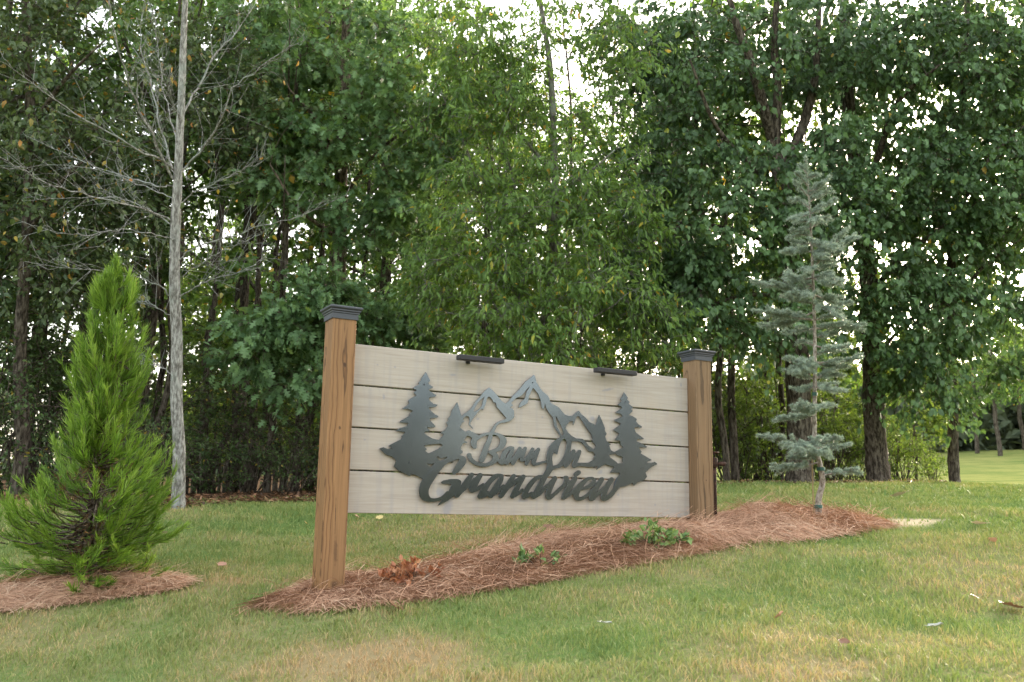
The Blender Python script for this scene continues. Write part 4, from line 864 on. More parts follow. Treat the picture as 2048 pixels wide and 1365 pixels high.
for kind, px, dep, sc in [('dark', -260, 11.5, 1.0), ('dark', -60, 12.5, 1.0), ('dark', 60, 14.5, .8), ('dark', 150, 12.8, .66), ('tall', 275, 13.2, .95), ('thin', 325, 15, 1.1), ('thin', 220, 19, 1.0), ('tall', 420, 21, 1.0), ('tall', 487, 14.5, .95),
                          ('thin', 517, 16, 1.2), ('thin', 545, 12.6, 1.0), ('full', 600, 20, .9), ('airy', 350, 26, .9), ('tall', 770, 16, 1.0), ('full', 740, 21, 1.0), ('thin', 830, 18, 1.1), ('full', 880, 25, 1.1), ('tall', 960, 19, .9), ('thin', 1040, 20, 1.0), ('full', 1190, 24, .9),
                          ('full', 1290, 18, .85), ('tall', 1360, 22, .9), ('thin', 1453, 14.2, 1.1), ('thin', 1470, 14.6, 1.2), ('thin', 1562, 16, 1.1), ('full', 1660, 22, .9), ('tall', 2130, 14.5, 1.0), 
                          ('yellow', 1420, 20, 1.0), ('yellow', 1530, 19, .9), ('yellow', 1680, 19.5, .9), ('yellow', 1830, 21, .8), ('yellow', 1600, 25, 1.0), ('yellow', 960, 16, .9), ('yellow', 1150, 17, .9), ('yellow', 560, 24, 1.0), ('yellow', 450, 19, .8), ('yellow', 400, 23, 1.3), ('yellow', 500, 27, 1.4), ('yellow', 620, 28, 1.4), ('yellow', 330, 27, 1.5), ('yellow', 780, 27, 1.4), ('yellow', 900, 29, 1.5), ('yellow', 1050, 26, 1.5), ('yellow', 1220, 28, 1.4), ('yellow', 1340, 29, 1.4), ('full', 1090, 23, 1.25), ('airy', 980, 28, 1.3), ('airy', 1130, 19, 1.0), ('airy', 1020, 22, 1.1), ('airy', 1240, 24, 1.2), ('airy', 400, 18, 1.0), ('airy', 560, 22, 1.1), ('airy', 100, 20, 1.1), ('airy', 700, 25, 1.3), ('airy', 850, 21, 1.0),  ('airy', 1480, 25, 1.2), ('airy', 2150, 27, 1.2), ('airy', 1640, 27, 1.2), ('airy', 460, 28, 1.3), ('stem', 385, 12.9, .8), ('stem', 436, 14, .9), ('stem', 466, 13, .8), ('stem', 575, 14.2, .9), ('stem', 602, 13.2, 1.0), ('stem', 628, 15, 1.0), ('stem', 300, 12.6, .9), ('stem', 215, 14, 1.0), ('stem', 80, 13, 1.0), ('stem', 650, 16.5, 1.1), ('stem', 505, 18, 1.2), ('stem', 740, 14.6, .8), ('stem', 905, 16, .9), ('stem', 960, 14, .8), ('full', 60, 22, 1.2), ('tall', -150, 18, 1.1)]:
    plant_tree(kind, px, dep, sc * rng0.uniform(.92, 1.08), rng0.uniform(0, 6.28), unique(LBL[kind] + ', ' + where(px, dep), px, sc), {'yellow': 'sunlit young trees beyond the trunks', 'thin': 'thin stems in the wood', 'dark': 'dark trees at the left of the wood', 'tall': 'tall trunks in the wood', 'airy': 'airy thin trees in the wood', 'stem': 'slim bare stems in the wood', 'full': 'leafy trees in the wood'}[kind])
for i, (px, dep, sc) in enumerate([(1905, 74, 1.25), (1955, 68, 1.4), (2000, 62, 1.5), (2050, 70, 1.6), (2100, 60, 1.4), (1850, 78, 1.3)]):
    plant_tree('full', px, dep, sc, i * 1.1, ['small hazy tree over the field beside the slim dark trunk', 'hazy round tree across the field, second right of the slim trunk', 'tall hazy tree across the field near the right edge', 'tallest hazy tree across the field at the right edge', 'hazy tree just out past the right edge of the field', 'hazy tree glimpsed across the field left of the slim dark trunk'][i], 'trees across the field', 'field_tree')
# dark branching tree with orange leaves hanging in at the top left
d = 10.8; b = onground(40, d)
hero_tree('autumn_tree', 'dark leafy tree flecked with orange leaves filling the upper left corner', b,
    [([b - np.array([0, 0, .2])] + pl([(45, 900), (40, 700), (55, 450), (60, 200), (50, 0), (50, -150)], d), 0.09, 0.03), (pl([(52, 480), (110, 380, -.4), (190, 300, -.6)], d), .03, .008), (pl([(58, 260), (130, 160, -.3), (210, 80, -.5)], d), .03, .008)],
    [el(90, 120, d, 1.3, 1.1, 1.1, 105), el(180, 330, d, .8, .8, .6, 44), el(40, 380, d, .9, .9, .8, 52), el(230, 460, d + .4, .6, .7, .4, 20), el(110, 560, d + .2, .9, .8, .4, 34), el(400, 110, d + 1.4, .8, .8, .7, 34), el(480, 250, d + 1.6, .7, .8, .7, 36), el(300, 240, d + 1.4, .6, .7, .6, 16)],
    26, 'leaf', 0.08, 54, 0.42, leaf_mat('autumn_green', [(0.0, (0.045, 0.08, 0.035)), (0.6, (0.10, 0.145, 0.06)), (0.92, (0.16, 0.21, 0.085)), (0.96, (0.4, 0.25, 0.05)), (1.0, (0.55, 0.22, 0.05))], trans=.32), M_bark, droop=.4, own=300)

# ---- thicket at the wood's edge
def bush_proto(seed, mat, h, w, n, lsize=.07, per=50):
    rng = np.random.default_rng(seed); acc = Acc(); sk = Skel()
    for _ in range(24):
        a_ = rng.uniform(0, 6.28); q = rng.uniform(.1, 1.3) * w; L = h * rng.uniform(.5, 1.4)
        limb(acc, sk, [(math.cos(a_) * q * .2, math.sin(a_) * q * .2, -.1), (math.cos(a_) * q * .5 + rng.normal(0, .22), math.sin(a_) * q * .5 + rng.normal(0, .15), L * rng.uniform(.4, .7)), (math.cos(a_) * q + rng.normal(0, .45), math.sin(a_) * q + rng.normal(0, .3), L * rng.uniform(.6, 1.1))], .011, .003, rng, n=8, sides=5)
    C = clumps(rng, [(0, 0, h * .55, w * 1.15, w * 1.15, h * .62, n)]); out = connect(acc, sk, C, rng, .01)
    Pp, ax, A, B = spray(rng, C, .3 * rng.uniform(.7, 1.3, len(C)), per, 6, .3, out); twig_mesh(acc, A, B, .003)
    sd_, nn = frames(ax, rng); a = Acc(); place(a, 'oval', Pp, ax, sd_, nn, lsize * rng.uniform(.7, 1.3, len(Pp)), np.clip(rng.normal(.5, .25, len(Pp)), 0, 1))
    return acc.mesh('stems', M_bark, True), a.mesh('foliage', mat)
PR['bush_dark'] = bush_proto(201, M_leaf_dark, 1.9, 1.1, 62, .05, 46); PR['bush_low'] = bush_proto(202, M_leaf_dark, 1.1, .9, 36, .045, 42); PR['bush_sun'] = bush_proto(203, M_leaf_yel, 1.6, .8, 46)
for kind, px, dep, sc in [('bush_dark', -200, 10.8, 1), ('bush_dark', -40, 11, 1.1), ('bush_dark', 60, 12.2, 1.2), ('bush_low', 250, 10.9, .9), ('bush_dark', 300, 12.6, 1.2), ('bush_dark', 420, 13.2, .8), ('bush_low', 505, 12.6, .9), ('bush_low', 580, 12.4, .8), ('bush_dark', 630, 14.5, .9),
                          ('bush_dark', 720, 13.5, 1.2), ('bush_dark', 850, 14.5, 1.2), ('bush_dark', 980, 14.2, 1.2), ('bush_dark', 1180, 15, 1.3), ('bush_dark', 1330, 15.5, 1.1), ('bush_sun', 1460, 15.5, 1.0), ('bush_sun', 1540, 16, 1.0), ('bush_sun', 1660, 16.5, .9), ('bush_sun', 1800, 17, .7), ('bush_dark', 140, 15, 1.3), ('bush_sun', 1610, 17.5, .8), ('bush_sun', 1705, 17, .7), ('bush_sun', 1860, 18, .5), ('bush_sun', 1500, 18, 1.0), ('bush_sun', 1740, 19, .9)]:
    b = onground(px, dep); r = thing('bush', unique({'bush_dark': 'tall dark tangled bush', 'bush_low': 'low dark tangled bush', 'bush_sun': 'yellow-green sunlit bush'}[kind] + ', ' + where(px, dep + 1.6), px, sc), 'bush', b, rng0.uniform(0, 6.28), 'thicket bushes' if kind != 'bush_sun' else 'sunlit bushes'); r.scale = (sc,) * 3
    for nm, me in zip(('stems', 'foliage'), PR[kind]):
        o = link(nm, me, r)
        if nm == 'foliage': o['kind'] = 'stuff'

# ---- far woods all round the horizon
def far_woods():
    rng = np.random.default_rng(77); n = 8600; th = np.where(np.arange(n) < 4600, rng.uniform(0, 2 * np.pi, n), rng.uniform(R_(45), R_(112), n)); front = (th > R_(45)) & (th < R_(135))
    r = rng.uniform(84, 104, n); x = np.cos(th) * r; y = np.sin(th) * r; g = gz(x, y)
    hh = (7.5 + 6.5 * (noise2(th * 9, 0 * th, 3) - .3) + 3 * noise2(th * 31, 0 * th, 4)); hh = np.where(front, hh * .8, hh + 7.0); dg = np.degrees(np.arctan2(np.sin(th), np.cos(th))); top = np.interp(dg, [-60, -44, -40, -37.7, -37.1, -33.4, -32.6, -28, -27.2, -26, -25, -20, -5], [18, 16, 12.5, 13, 18, 17, 5.5, 5.5, 12, 18, 19, 19, 16]); hh = np.where((dg > -60) & (dg < -5), top - g + 1.2 * (noise2(th * 60, 0 * th, 4) - .5), hh)  # unseen tree tops shaped by bearing for the steel's reflections
    C = np.stack([x, y, g + hh * rng.random(n) ** np.where(front, 1.2, .8) - .3], -1)
    P = (C[:, None] + rng.normal(0, .9, (n, 9, 3))).reshape(-1, 3); ax = nrm(rng.standard_normal(P.shape)); sd_, nn = frames(ax, rng)
    sz = rng.uniform(.9, 1.7, len(P)); tt = np.clip(rng.normal(.5, .25, len(P)), 0, 1); fr = np.repeat(front, 9)
    for m_, mt_, lb in ((fr, M_leaf_haze, 'distant green woods beyond the field, haze put into leaf colour'), (~fr, M_leaf_far, 'unseen far woods round the rest of the horizon, leaves darkened for reflection')):
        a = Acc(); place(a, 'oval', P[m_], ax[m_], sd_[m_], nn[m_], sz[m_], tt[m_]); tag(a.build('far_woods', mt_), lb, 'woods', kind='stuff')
far_woods()

# ------------------------------------------------------------------ leaf litter at the wood edge
def litter():
    rng = np.random.default_rng(8); P = []
    E = np.array([hit(*p) for p in EDGE[2:]])
    for i in range(7000):
        j = rng.integers(0, len(E) - 1); t = rng.random(); p_ = E[j] * (1 - t) + E[j + 1] * t
        out = nrm(p_[:2]); q = p_[:2] + out * (rng.random() ** 1.6 * 2.2 - 0.25); P.append((q[0], q[1]))
    P = np.array(P); P = np.column_stack([P, gz(P[:, 0], P[:, 1]) + rng.uniform(.005, .03, len(P))])
    Pm = np.column_stack([rng.uniform(-1.6, 3.2, 900), rng.uniform(4.4, 8.2, 900)]); Pm = Pm[inpoly(Pm[:, 0], Pm[:, 1], BED)][:110]; Pm = np.column_stack([Pm, bedz(Pm[:, 0], Pm[:, 1]) + .03]); P = np.concatenate([P, Pm])
    ax = nrm(rng.standard_normal(P.shape) * np.array([1, 1, .15])); sd_, nn = frames(ax, rng, 3.0); a = Acc()
    place(a, 'leaf', P, ax, sd_, nn, np.where(np.arange(len(P)) < 7000, rng.uniform(.04, .08, len(P)), rng.uniform(.025, .05, len(P))), rng.random(len(P)))
    tag(a.build('leaf_litter', M_dead), 'brown fallen leaves strewn along the wood edge and over the straw bed', 'leaf litter', kind='stuff')
M_dead = leaf_mat('dead_leaf', [(0.0, (0.05, 0.028, 0.016)), (0.5, (0.15, 0.08, 0.042)), (0.8, (0.26, 0.13, 0.065)), (1.0, (0.42, 0.26, 0.15))], trans=.15, tcol=(1, 1, 1))
litter()

# ------------------------------------------------------------------ green conifer at the left
def green_conifer():
    rng = np.random.default_rng(41); b = hit(172, 1170); d = (b - CP) @ Fv; s = d / FPX
    b[2] = float(bedz(b[0], b[1]))
    root = thing('conifer', 'bright green feathery young conifer standing in its straw ring at the left', 'tree', b)
    prof = [(1165, 20, 320), (1100, 5, 330), (1040, 20, 345), (960, 50, 345), (890, 70, 320), (850, 90, 275), (800, 112, 290), (740, 132, 300), (690, 145, 298), (640, 165, 288), (590, 185, 280), (550, 203, 262), (528, 226, 246)]
    py = np.array([q[0] for q in prof][::-1], float); xl = np.array([q[1] for q in prof][::-1], float); xr = np.array([q[2] for q in prof][::-1], float)
    wood = Acc(); tr = spline([b - np.array([0, 0, .1])] + pl([(176, 1100), (188, 980), (196, 850), (212, 720), (228, 600), (236, 535)], d), 30)
    tube(wood, tr, np.linspace(.035, .004, 30), 8, rng=rng, lump=.06)
    a = Acc(); ad = Acc()
    def shoots(acc, P, kk, t0, l0, l1, spread, tint):
        t = t0 + (1 - t0) * rng.random(kk) ** .9; f = t * (len(P) - 1); i_ = np.minimum(f.astype(int), len(P) - 2); u = (f - i_)[:, None]
        p0 = P[i_] * (1 - u) + P[i_ + 1] * u; ax = nrm(P[i_ + 1] - P[i_])
        dd = nrm(ax * 1.3 + rng.normal(0, spread, (kk, 3)) + np.array([0, 0, .18])); l_ = rng.uniform(l0, l1, kk) * (1.15 - .55 * t)
        sd_, nn = frames(dd, rng, .3); w_ = rng.uniform(.0016, .0028, kk)[:, None]; cv = (ax * .25 + np.array([0, 0, .2])) * l_[:, None] * .4
        m1 = p0 + dd * (l_ * .5)[:, None]; tp = p0 + dd * l_[:, None] + cv
        V = np.stack([p0 - sd_ * w_ * .7, p0 + sd_ * w_ * .7, m1 - sd_ * w_, m1 + sd_ * w_, tp], 1); o = np.arange(kk)[:, None] * 5
        tt = np.repeat(np.clip(tint + rng.normal(0, .13, kk) + .25 * (t - .6), 0, 1), 5).reshape(kk, 5); tt[:, 4] = np.clip(tt[:, 4] + .2, 0, 1)
        acc.add(V.reshape(-1, 3), [o + np.array([0, 1, 3, 2]), o + np.array([2, 3, 4])], tt.ravel())
    n = 640; yy = 520 + (1165 - 520) * rng.random(n) ** 0.75
    for y_ in yy:
        c = np.interp(y_, [528, 1170], [236, 172]); L_ = np.interp(y_, py, xl); R_2 = np.interp(y_, py, xr)
        az = rng.uniform(0, 2 * np.pi); ca, sa = math.cos(az), math.sin(az); q = rng.uniform(0.35, 1.12) ** .7
        half = ((R_2 - c) if ca > 0 else (c - L_)) * s; dep = min((R_2 - L_) / 2 * s, .5)
        lump_ =   .5 + .85 * noise2(np.array([az * 1.5 + y_ * .012]), np.array([y_ * .02]), 6)[0]
        front = y_ > 860 and sa < -.2 and abs(ca) < .5
        if front and rng.random() < .68: continue
        tip = at(c, y_, d) + np.array([ca * half, sa * dep, 0]) * q * min(1.15, lump_)
        low = np.interp(y_, [520, 800, 1000, 1165], [1.5, 1.1, .7, .1]); L = rng.uniform(.2, .4) * (0.6 if y_ < 620 else 1)
        out = np.array([ca, sa, 0.]); e = nrm(out * .55 + np.array([0, 0, low]) + rng.normal(0, .16, 3)); st = tip - e * L * .55 - nrm(out + np.array([0, 0, low * .35])) * L * .5
        P = spline(np.stack([st, tip - e * L * .5, tip]), 9)
        isd = q < .62 and y_ > 860 and rng.random() < .85
        tube(wood, P, np.linspace(.0045, .0012, 9), 4, cap=False)
        if rng.random() < .5: tube(wood, np.stack([at(c, y_ + 40, d), (at(c, y_ + 40, d) + st) / 2 - np.array([0, 0, .03]), st]), [.009, .006, .0045], 4, cap=False)
        tn = np.clip(rng.normal(.5, .16), .1, .9)
        if isd: shoots(ad, P, 26, .2, .03, .08, .5, .45)
        else: shoots(a, P, 84, .1, .045, .115, .42, tn)
    for _ in range(60):                                       # withered twigs hanging round the bare lower trunk
        y_ = rng.uniform(880, 1150); c = np.interp(y_, [528, 1170], [240, 176]); p0 = at(c, y_, d); o_ = nrm(np.array([rng.normal(0, 1), rng.normal(-.6, .6), rng.normal(-.2, .4)])); P = spline(np.stack([p0, p0 + o_ * .07, p0 + o_ * .15 + np.array([0, 0, -.05])]), 6)
        tube(wood, P, np.linspace(.004, .001, 6), 4, cap=False); shoots(ad, P, 14, .3, .02, .06, .5, rng.uniform(.1, .9))
    wood.build('trunk', M_bark_oak, root, smooth=True, origin=b)
    a.build('foliage', leaf_mat('green_needles', [(0, (0.061, 0.127, 0.019)), (.5, (0.159, 0.272, 0.035)), (1, (0.317, 0.439, 0.076))], trans=.3, tcol=(1.1, 1.2, .5)), root, origin=b)['kind'] = 'stuff'
    o = ad.build('dead_twigs', leaf_mat('brown_needles', [(0, (0.05, 0.025, 0.012)), (.6, (0.14, 0.07, 0.03)), (1, (0.32, 0.17, 0.05))], trans=.15, tcol=(1, 1, 1)), root, origin=b); o['kind'] = 'stuff'; o['label'] = 'brown dead inner twigs low on the trunk'
green_conifer()

# ------------------------------------------------------------------ blue cedar at the right
def cedar():
    rng = np.random.default_rng(51); b = hit(1638, 1052); d = (b - CP) @ Fv; s = d / FPX; b[2] = float(bedz(b[0], b[1]))
    root = thing('blue_cedar', 'young blue-grey cedar with tiered branches on the straw mound right of the sign', 'tree', b)
    wood = Acc(); TP = [(1638, 1046), (1637, 1000), (1645, 965), (1640, 930), (1630, 890), (1629, 820), (1630, 740), (1629, 650), (1626, 560), (1622, 470), (1618, 400), (1614, 350), (1611, 315)]
    tr = spline([b - np.array([0, 0, .12])] + pl(TP, d), 70); R = np.interp(np.linspace(0, 1, 70), [0, .1, .3, .6, 1], [.029, .024, .019, .012, .003]); tube(wood, tr, R, 10, rng=rng, lump=.03)
    zt = tr[:, 2]
    def onT(py_):
        z_ = at(1630, py_, d)[2]; return tr[int(np.argmin(np.abs(zt - z_)))]
    SEG = []                                                        # needle carrying segments
    def branch(py_, tipx, tipy, dy, sub=9, r=.008):
        p0 = onT(py_); p1 = at(tipx, tipy, d + dy); L = np.linalg.norm(p1 - p0); mid = p0 * .5 + p1 * .5 + np.array([0, 0, -.02 * L + rng.normal(0, .02)])
        P = spline(np.stack([p0, mid, p1]), 12); tube(wood, P, np.linspace(r, .002, 12), 5, cap=False)
        SEG.append((P, .25 if L > .25 else .1)); ax = nrm(p1 - p0); sidev = nrm(np.cross(ax, [0, 0, 1]))
        for i in range(int(sub * min(1.6, L / .3) + 2)):
            t = rng.uniform(.15, .9); j = int(t * 11); q = P[j]; sl = L * rng.uniform(.2, .45) * (1.1 - t * .7)
            dd = nrm(ax * .8 + sidev * rng.choice([-1, 1]) * rng.uniform(.5, 1.1) + np.array([0, 0, rng.normal(.12, .22)]))
            Q = np.stack([q, q + dd * sl * .5 + np.array([0, 0, .01]), q + dd * sl]); tube(wood, Q, [.003, .002, .0012], 4, cap=False); SEG.append((spline(Q, 5), 0.0))
    explicit = [(985 - 60, 1540, 938, -.1), (950, 1725, 948, .0), (905, 1516, 872, -.1), (895, 1702, 888, .05), (880, 1585, 905, -.3), (900, 1640, 905, -.35), (830, 1545, 842, 0), (815, 1672, 812, -.1), (825, 1600, 800, -.25), (775, 1580, 776, 0), (765, 1700, 735, .05), (770, 1690, 782, -.2), (750, 1585, 745, -.2), (720, 1725, 715, 0), (720, 1576, 715, -.15),
                (690, 1590, 690, .1), (690, 1700, 690, -.2), (640, 1505, 622, -.05), (650, 1730, 662, .1), (620, 1520, 655, .2), (610, 1690, 640, -.2), (585, 1502, 562, 0), (590, 1700, 610, .15), (565, 1575, 540, .2), (560, 1690, 560, -.2), (540, 1700, 455, 0), (520, 1712, 468, .15), (500, 1560, 505, -.1), (490, 1670, 500, -.2), (465, 1572, 480, 0), (450, 1665, 440, .1), (435, 1580, 440, -.1), (425, 1678, 398, 0), (415, 1580, 405, .1), (405, 1668, 385, 0), (395, 1588, 362, .0), (390, 1650, 372, .05), (380, 1662, 352, 0), (370, 1590, 345, -.05), (360, 1642, 350, 0), (350, 1598, 330, 0)]
    for e in explicit: branch(e[0] + 0, e[1], e[2], e[3] * 1.4)
    for _ in range(36):
        py_ = rng.uniform(420, 800) if rng.random() < .85 else rng.uniform(880, 930); w = np.interp(py_, [400, 560, 780, 930], [38, 66, 62, 55]); a_ = rng.uniform(0, 6.28)
        branch(py_, 1628 + math.cos(a_) * w, py_ - rng.uniform(-5, 14), math.sin(a_) * w * s * 1.1 / 1, sub=6, r=.006)
    SEG.append((tr[52:], 0.0))
    a = Acc()
    for P, t0 in SEG:
        L = np.linalg.norm(np.diff(P, axis=0), axis=1).sum(); n = max(3, int(L / .0052)); t = rng.uniform(t0, 1, n); f = t * (len(P) - 1); i = np.minimum(f.astype(int), len(P) - 2); u = (f - i)[:, None]
        q = P[i] * (1 - u) + P[i + 1] * u; ax = nrm(P[i + 1] - P[i]); k_ = 13
        dirn = nrm(rng.standard_normal((n, k_, 3)) + ax[:, None] * .45 + np.array([0, 0, .55])).reshape(-1, 3); p0 = np.repeat(q, k_, 0); l_ = rng.uniform(.018, .032, len(p0)); sd_, nn = frames(dirn, rng, .1)
        w_ = rng.uniform(.0017, .0027, len(p0))[:, None]; tp = p0 + dirn * l_[:, None]
        V = np.stack([p0 - sd_ * w_, p0 + sd_ * w_, tp], 1); o = np.arange(len(p0))[:, None] * 3
        tt = np.clip(.5 + rng.normal(0, .2, len(p0)) + (np.repeat(t, k_) - .5) * .3, 0, 1); a.add(V.reshape(-1, 3), o + np.array([0, 1, 2]), np.repeat(tt, 3))
    k_ = N('cedar_bark'); M_cb = k_.out(k_.pbr(k_.ramp(k_.noise(k_.coord('Object', scale=(20, 20, 12)), 3, 4), [(.35, (.12, .09, .07)), (.55, (.30, .26, .22)), (.75, (.42, .39, .35))]), .85, .2))
    wood.build('trunk', M_cb, root, smooth=True, origin=b)
    a.build('foliage', leaf_mat('blue_needles', [(0, (0.144, 0.193, 0.147)), (.5, (0.270, 0.338, 0.271)), (1, (0.425, 0.490, 0.380))], trans=.2, tcol=(1, 1.05, .9)), root, origin=b)['kind'] = 'stuff'
    k_ = N('green_tape'); M_tape = k_.out(k_.pbr((.03, .09, .07), .5, .4)); k_ = N('stake_cane'); M_cane = k_.out(k_.pbr((.30, .22, .12), .7, .2))
    for py_ in (795, 935, 1018):
        q = onT(py_); t_ = Acc(); tube(t_, [q - np.array([0, 0, .012]), q + np.array([0, 0, .012])], .030 if py_ > 900 else .021, 12); t_.build('tie_tape', M_tape, root, origin=b)
    t_ = Acc(); q = onT(1040); tube(t_, [q + np.array([-.035, .0, -.15]), q + np.array([-.034, .0, .25]), q + np.array([-.03, .0, .55])], .005, 6); t_.build('cane_stake', M_cane, root, origin=b)
cedar()

# ------------------------------------------------------------------ small plants in the straw
def small_plant(name, label, px, py, w, h, n, mat, tpl, ls, seed, up=.4, tint=(.5, .25)):
    rng = np.random.default_rng(seed); b = hit(px, py); b[2] = float(bedz(b[0], b[1])); root = thing(name, label, 'plant', b)
    st = Acc(); P = []; AX = []
    for i in range(max(6, n // 9)):
        a_ = rng.uniform(0, 6.28); q = w * rng.random() ** .5; e = np.array([math.cos(a_) * q, math.sin(a_) * q * .7, h * rng.uniform(.4, 1) * (1 - .4 * q / w)]); m = e * np.array([.5, .5, .6])
        tube(st, np.stack([[0, 0, -.03], m, e]), [.004, .003, .0015], 5, cap=False)
        for _ in range(9):
            t = rng.uniform(.45, 1.02); P.append(m * (1 - t) + e * t + rng.normal(0, .012, 3)); AX.append(nrm(e * .6 / np.linalg.norm(e) + rng.normal(0, .6, 3) + np.array([0, 0, up - .4])))
    st.build('stems', M_bark_oak, root, smooth=True); P = np.array(P)[:n]; AX = np.array(AX)[:n]; sd_, nn = frames(AX, rng, 1.0); mm = []
    vs, fs = TPL[tpl]
    for k_ in range(6):
        a = Acc(); a.add(vs, [f.copy() for f in fs], (k_ + .5) / 6); mm.append(a.mesh('leaf', mat))
    for i in range(len(P)):
        o = link('leaf', mm[int(np.clip(rng.normal(*tint), 0, .99) * 6)], root); z_ = ls * rng.uniform(.6, 1.25); Mx = np.eye(4)
        Mx[:3, 0] = AX[i] * z_; Mx[:3, 1] = sd_[i] * z_; Mx[:3, 2] = nn[i] * z_; Mx[:3, 3] = P[i]; o.matrix_local = Matrix(Mx.tolist())
M_pl = leaf_mat('shrub_leaf', [(0, (.06, .115, .04)), (.5, (.13, .22, .075)), (1, (.26, .34, .12))], trans=.25); M_pb = leaf_mat('withered_leaf', [(0, (.12, .045, .03)), (.5, (.40, .16, .075)), (1, (.56, .29, .15))], trans=.2, tcol=(1, .8, .6))
small_plant('withered_shrub', 'withered orange-brown shrub in the straw beside the left sign post', 825, 1186, .18, .16, 190, M_pb, 'leaf', .045, 61, .8)
small_plant('low_shrub', 'small sparse green shrub in the straw under the middle of the sign', 1082, 1150, .17, .13, 85, M_pl, 'leaf', .05, 62)
small_plant('low_shrub', 'larger leafy green shrub in the straw near the right sign post', 1310, 1112, .2, .17, 230, M_pl, 'leaf', .045, 63, tint=(.62, .25))
def sprout(name, label, px, py, h, seed):
    rng = np.random.default_rng(seed); b = hit(px, py); b[2] = float(bedz(b[0], b[1])); root = thing(name, label, 'grass tuft', b)
    for i in range(6):
        a_ = rng.uniform(0, 6.28); l = h * rng.uniform(.5, 1); dr = np.array([math.cos(a_), math.sin(a_), 0]) * l * .45; t = np.linspace(0, 1, 5)[:, None]; P = dr * t ** 1.6 + np.array([0, 0, 1]) * l * t * (1 - .15 * t); w = .004 * (1 - t * .9); sd_ = np.array([-math.sin(a_), math.cos(a_), 0])
        V = np.concatenate([P - sd_ * w, P + sd_ * w]); a = Acc(); a.add(V, np.array([(j, j + 5, j + 6, j + 1) for j in range(4)]), .7); a.build('blade', M_pl, root)
sprout('grass_tuft', 'long green grass blades sprouting by the foot of the right post', 1335, 1062, .14, 71)

# ------------------------------------------------------------------ rusty standpipe behind the right post
k = N('rusty_iron'); M_rust = k.out(k.pbr(k.ramp(k.noise(k.coord('Object'), 45, 4), [(.35, (.02, .014, .012)), (.6, (.07, .035, .025)), (.8, (.16, .09, .06))]), .75, .3, .2))
q = at(1429, 928, 6.62); gb = float(gz(q[0], q[1])); fa = thing('standpipe', 'rusty iron standpipe with stub spout sticking out behind the right sign post', 'standpipe', (q[0], q[1], gb)); hz = q[2] - gb
a = Acc(); tube(a, [(0, 0, -.15), (0, 0, hz * .6), (0, 0, hz + .03)], .012, 10); a.build('pipe', M_rust, fa, smooth=True)
a = Acc(); tube(a, [(0, 0, hz - .03), (0, 0, hz - .02), (0, 0, hz + .035), (0, 0, hz + .045)], [.014, .022, .022, .012], 12); a.build('valve_body', M_rust, fa, smooth=True)
a = Acc(); tube(a, [(.015, 0, hz), (.035, 0, hz), (.04, 0, hz), (.07, 0, hz), (.078, 0, hz - .004)], [.011, .011, .016, .016, .013], 12); a.build('spout', M_rust, fa, smooth=True)
a = Acc(); th = np.linspace(0, 2 * np.pi, 13); 
tube(a, [(0, 0, hz + .04), (0, 0, hz + .075)], .006, 8); tube(a, [(math.cos(t) * .03, math.sin(t) * .03, hz + .078) for t in th], .006, 6); tube(a, [(-.03, 0, hz + .078), (.03, 0, hz + .078)], .004, 6); a.build('hand_wheel', M_rust, fa, smooth=True)

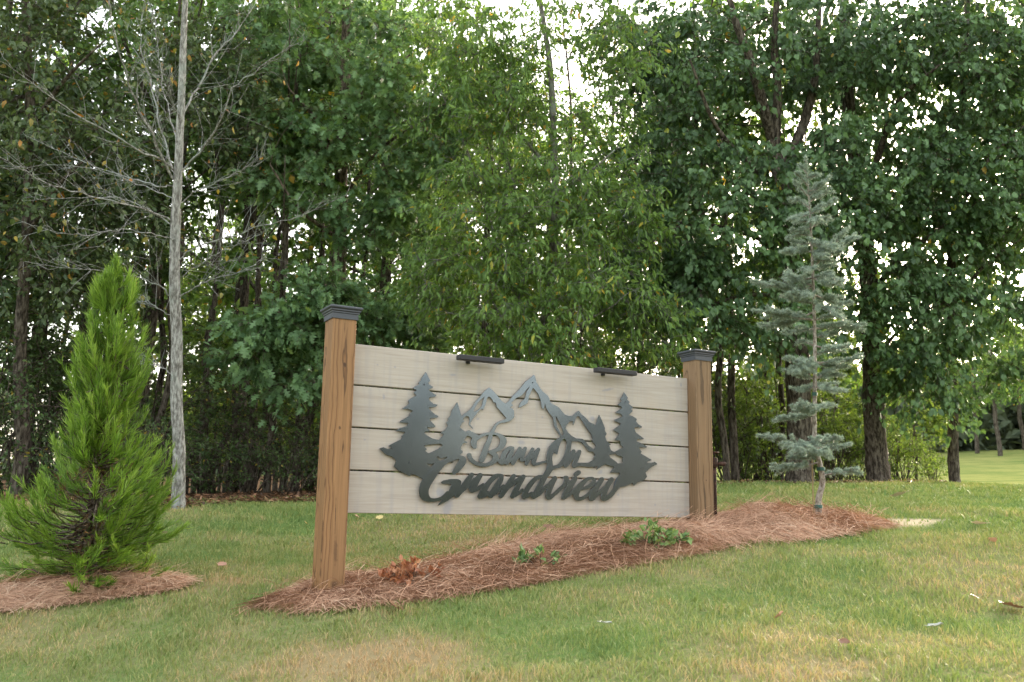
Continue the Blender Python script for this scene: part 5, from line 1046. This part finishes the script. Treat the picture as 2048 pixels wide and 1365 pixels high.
# ------------------------------------------------------------------ fallen leaves on the lawn
M_fl = {'pale': leaf_mat('pale_fallen', [(0, (.55, .42, .28)), (1, (.62, .5, .36))], .1, tcol=(1, 1, 1)), 'pink': leaf_mat('pink_fallen', [(0, (.5, .27, .19)), (1, (.55, .33, .22))], .1, tcol=(1, 1, 1)), 'brown': leaf_mat('brown_fallen', [(0, (.17, .085, .05)), (1, (.24, .13, .07))], .1, tcol=(1, 1, 1)), 'white': leaf_mat('white_fallen', [(0, (.36, .37, .32)), (1, (.42, .43, .37))], .1, tcol=(1, 1, 1)), 'yellow': leaf_mat('yellow_fallen', [(0, (.55, .42, .16)), (1, (.6, .48, .2))], .1, tcol=(1, 1, 1))}
FL = [('pink', 713, 1040, .07, 'round salmon leaf on the grass just right of the left sign post'), ('yellow', 612, 1055, .07, 'pale yellow leaf on the grass just left of the left sign post'), ('yellow', 759, 1043, .075, 'yellow leaf lying under the lower left edge of the planks'), ('pale', 733, 1053, .04, 'tiny pale leaf under the left end of the planks'), ('pink', 757, 1052, .06, 'salmon leaf lying just below the yellow one under the planks'),
      ('brown', 1098, 1062, .10, 'curled brown leaf on the grass under the middle of the sign'), ('brown', 790, 1226, .14, 'large brown curled leaf in front of the straw bed'), ('white', 1212, 1262, .06, 'bright whitish leaf on the grass below the middle of the straw bed'), ('pink', 1560, 1246, .07, 'small pinkish leaf on the open lawn at the right'), ('white', 1872, 1266, .07, 'white ragged leaf on the lawn low at the right'), ('brown', 2022, 1226, .16, 'long brown leaf at the right edge of the lawn'),
      ('pale', 1796, 996, .16, 'tan leaf on the far lawn right of the cedar'), ('brown', 1950, 1206, .06, 'small dark leaf near the long brown one at the right edge'), ('brown', 1690, 1300, .05, 'little dark red leaf on the front lawn at the right'), ('pink', 444, 1140, .07, 'orange leaf on the grass between the conifer and the sign'), ('pale', 322, 1075, .12, 'pale leaf scraps on the grass right of the conifer'), ('pale', 1958, 1056, .10, 'flat tan leaf beyond the sandy patch at the right'), ('pink', 1985, 1090, .07, 'orange-tan leaf on the right lawn below the sandy patch')]
for i, (c, px, py, sz, lb) in enumerate(FL):
    r = random.Random(i); b = hit(px, py); a = Acc()
    nU, nV = 7, 5; V = []
    for u in range(nU):
        for v in range(nV):
            t = u / (nU - 1); s_ = (v / (nV - 1) - .5) * 2; w = .36 * math.sin(math.pi * min(1, t * .93 + .05)) ** .8 * (1 + .15 * math.sin(t * 17 + i))
            V.append(((t - .5) * sz, s_ * w * sz, sz * (.10 * s_ * s_ * (.6 + .4 * math.sin(i)) + .18 * (t - .5) ** 2 + .03 * math.sin(9 * t + 5 * s_ + i))))
    a.add(V, np.array([(u * nV + v, (u + 1) * nV + v, (u + 1) * nV + v + 1, u * nV + v + 1) for u in range(nU - 1) for v in range(nV - 1)]), r.random())
    tube(a, [(-.5 * sz, 0, .03 * sz), (-.62 * sz, .02 * sz, .08 * sz), (-.75 * sz, .05 * sz, .09 * sz)], .0015, 4)
    o = a.build('fallen_leaf', M_fl[c], smooth=True); o.location = (b[0], b[1], b[2] + .03); o.rotation_euler = (r.uniform(-.4, .4) + .3, r.uniform(-.3, .3), r.uniform(0, 6.28))
    tag(o, lb, 'leaf', 'fallen leaves on the lawn')
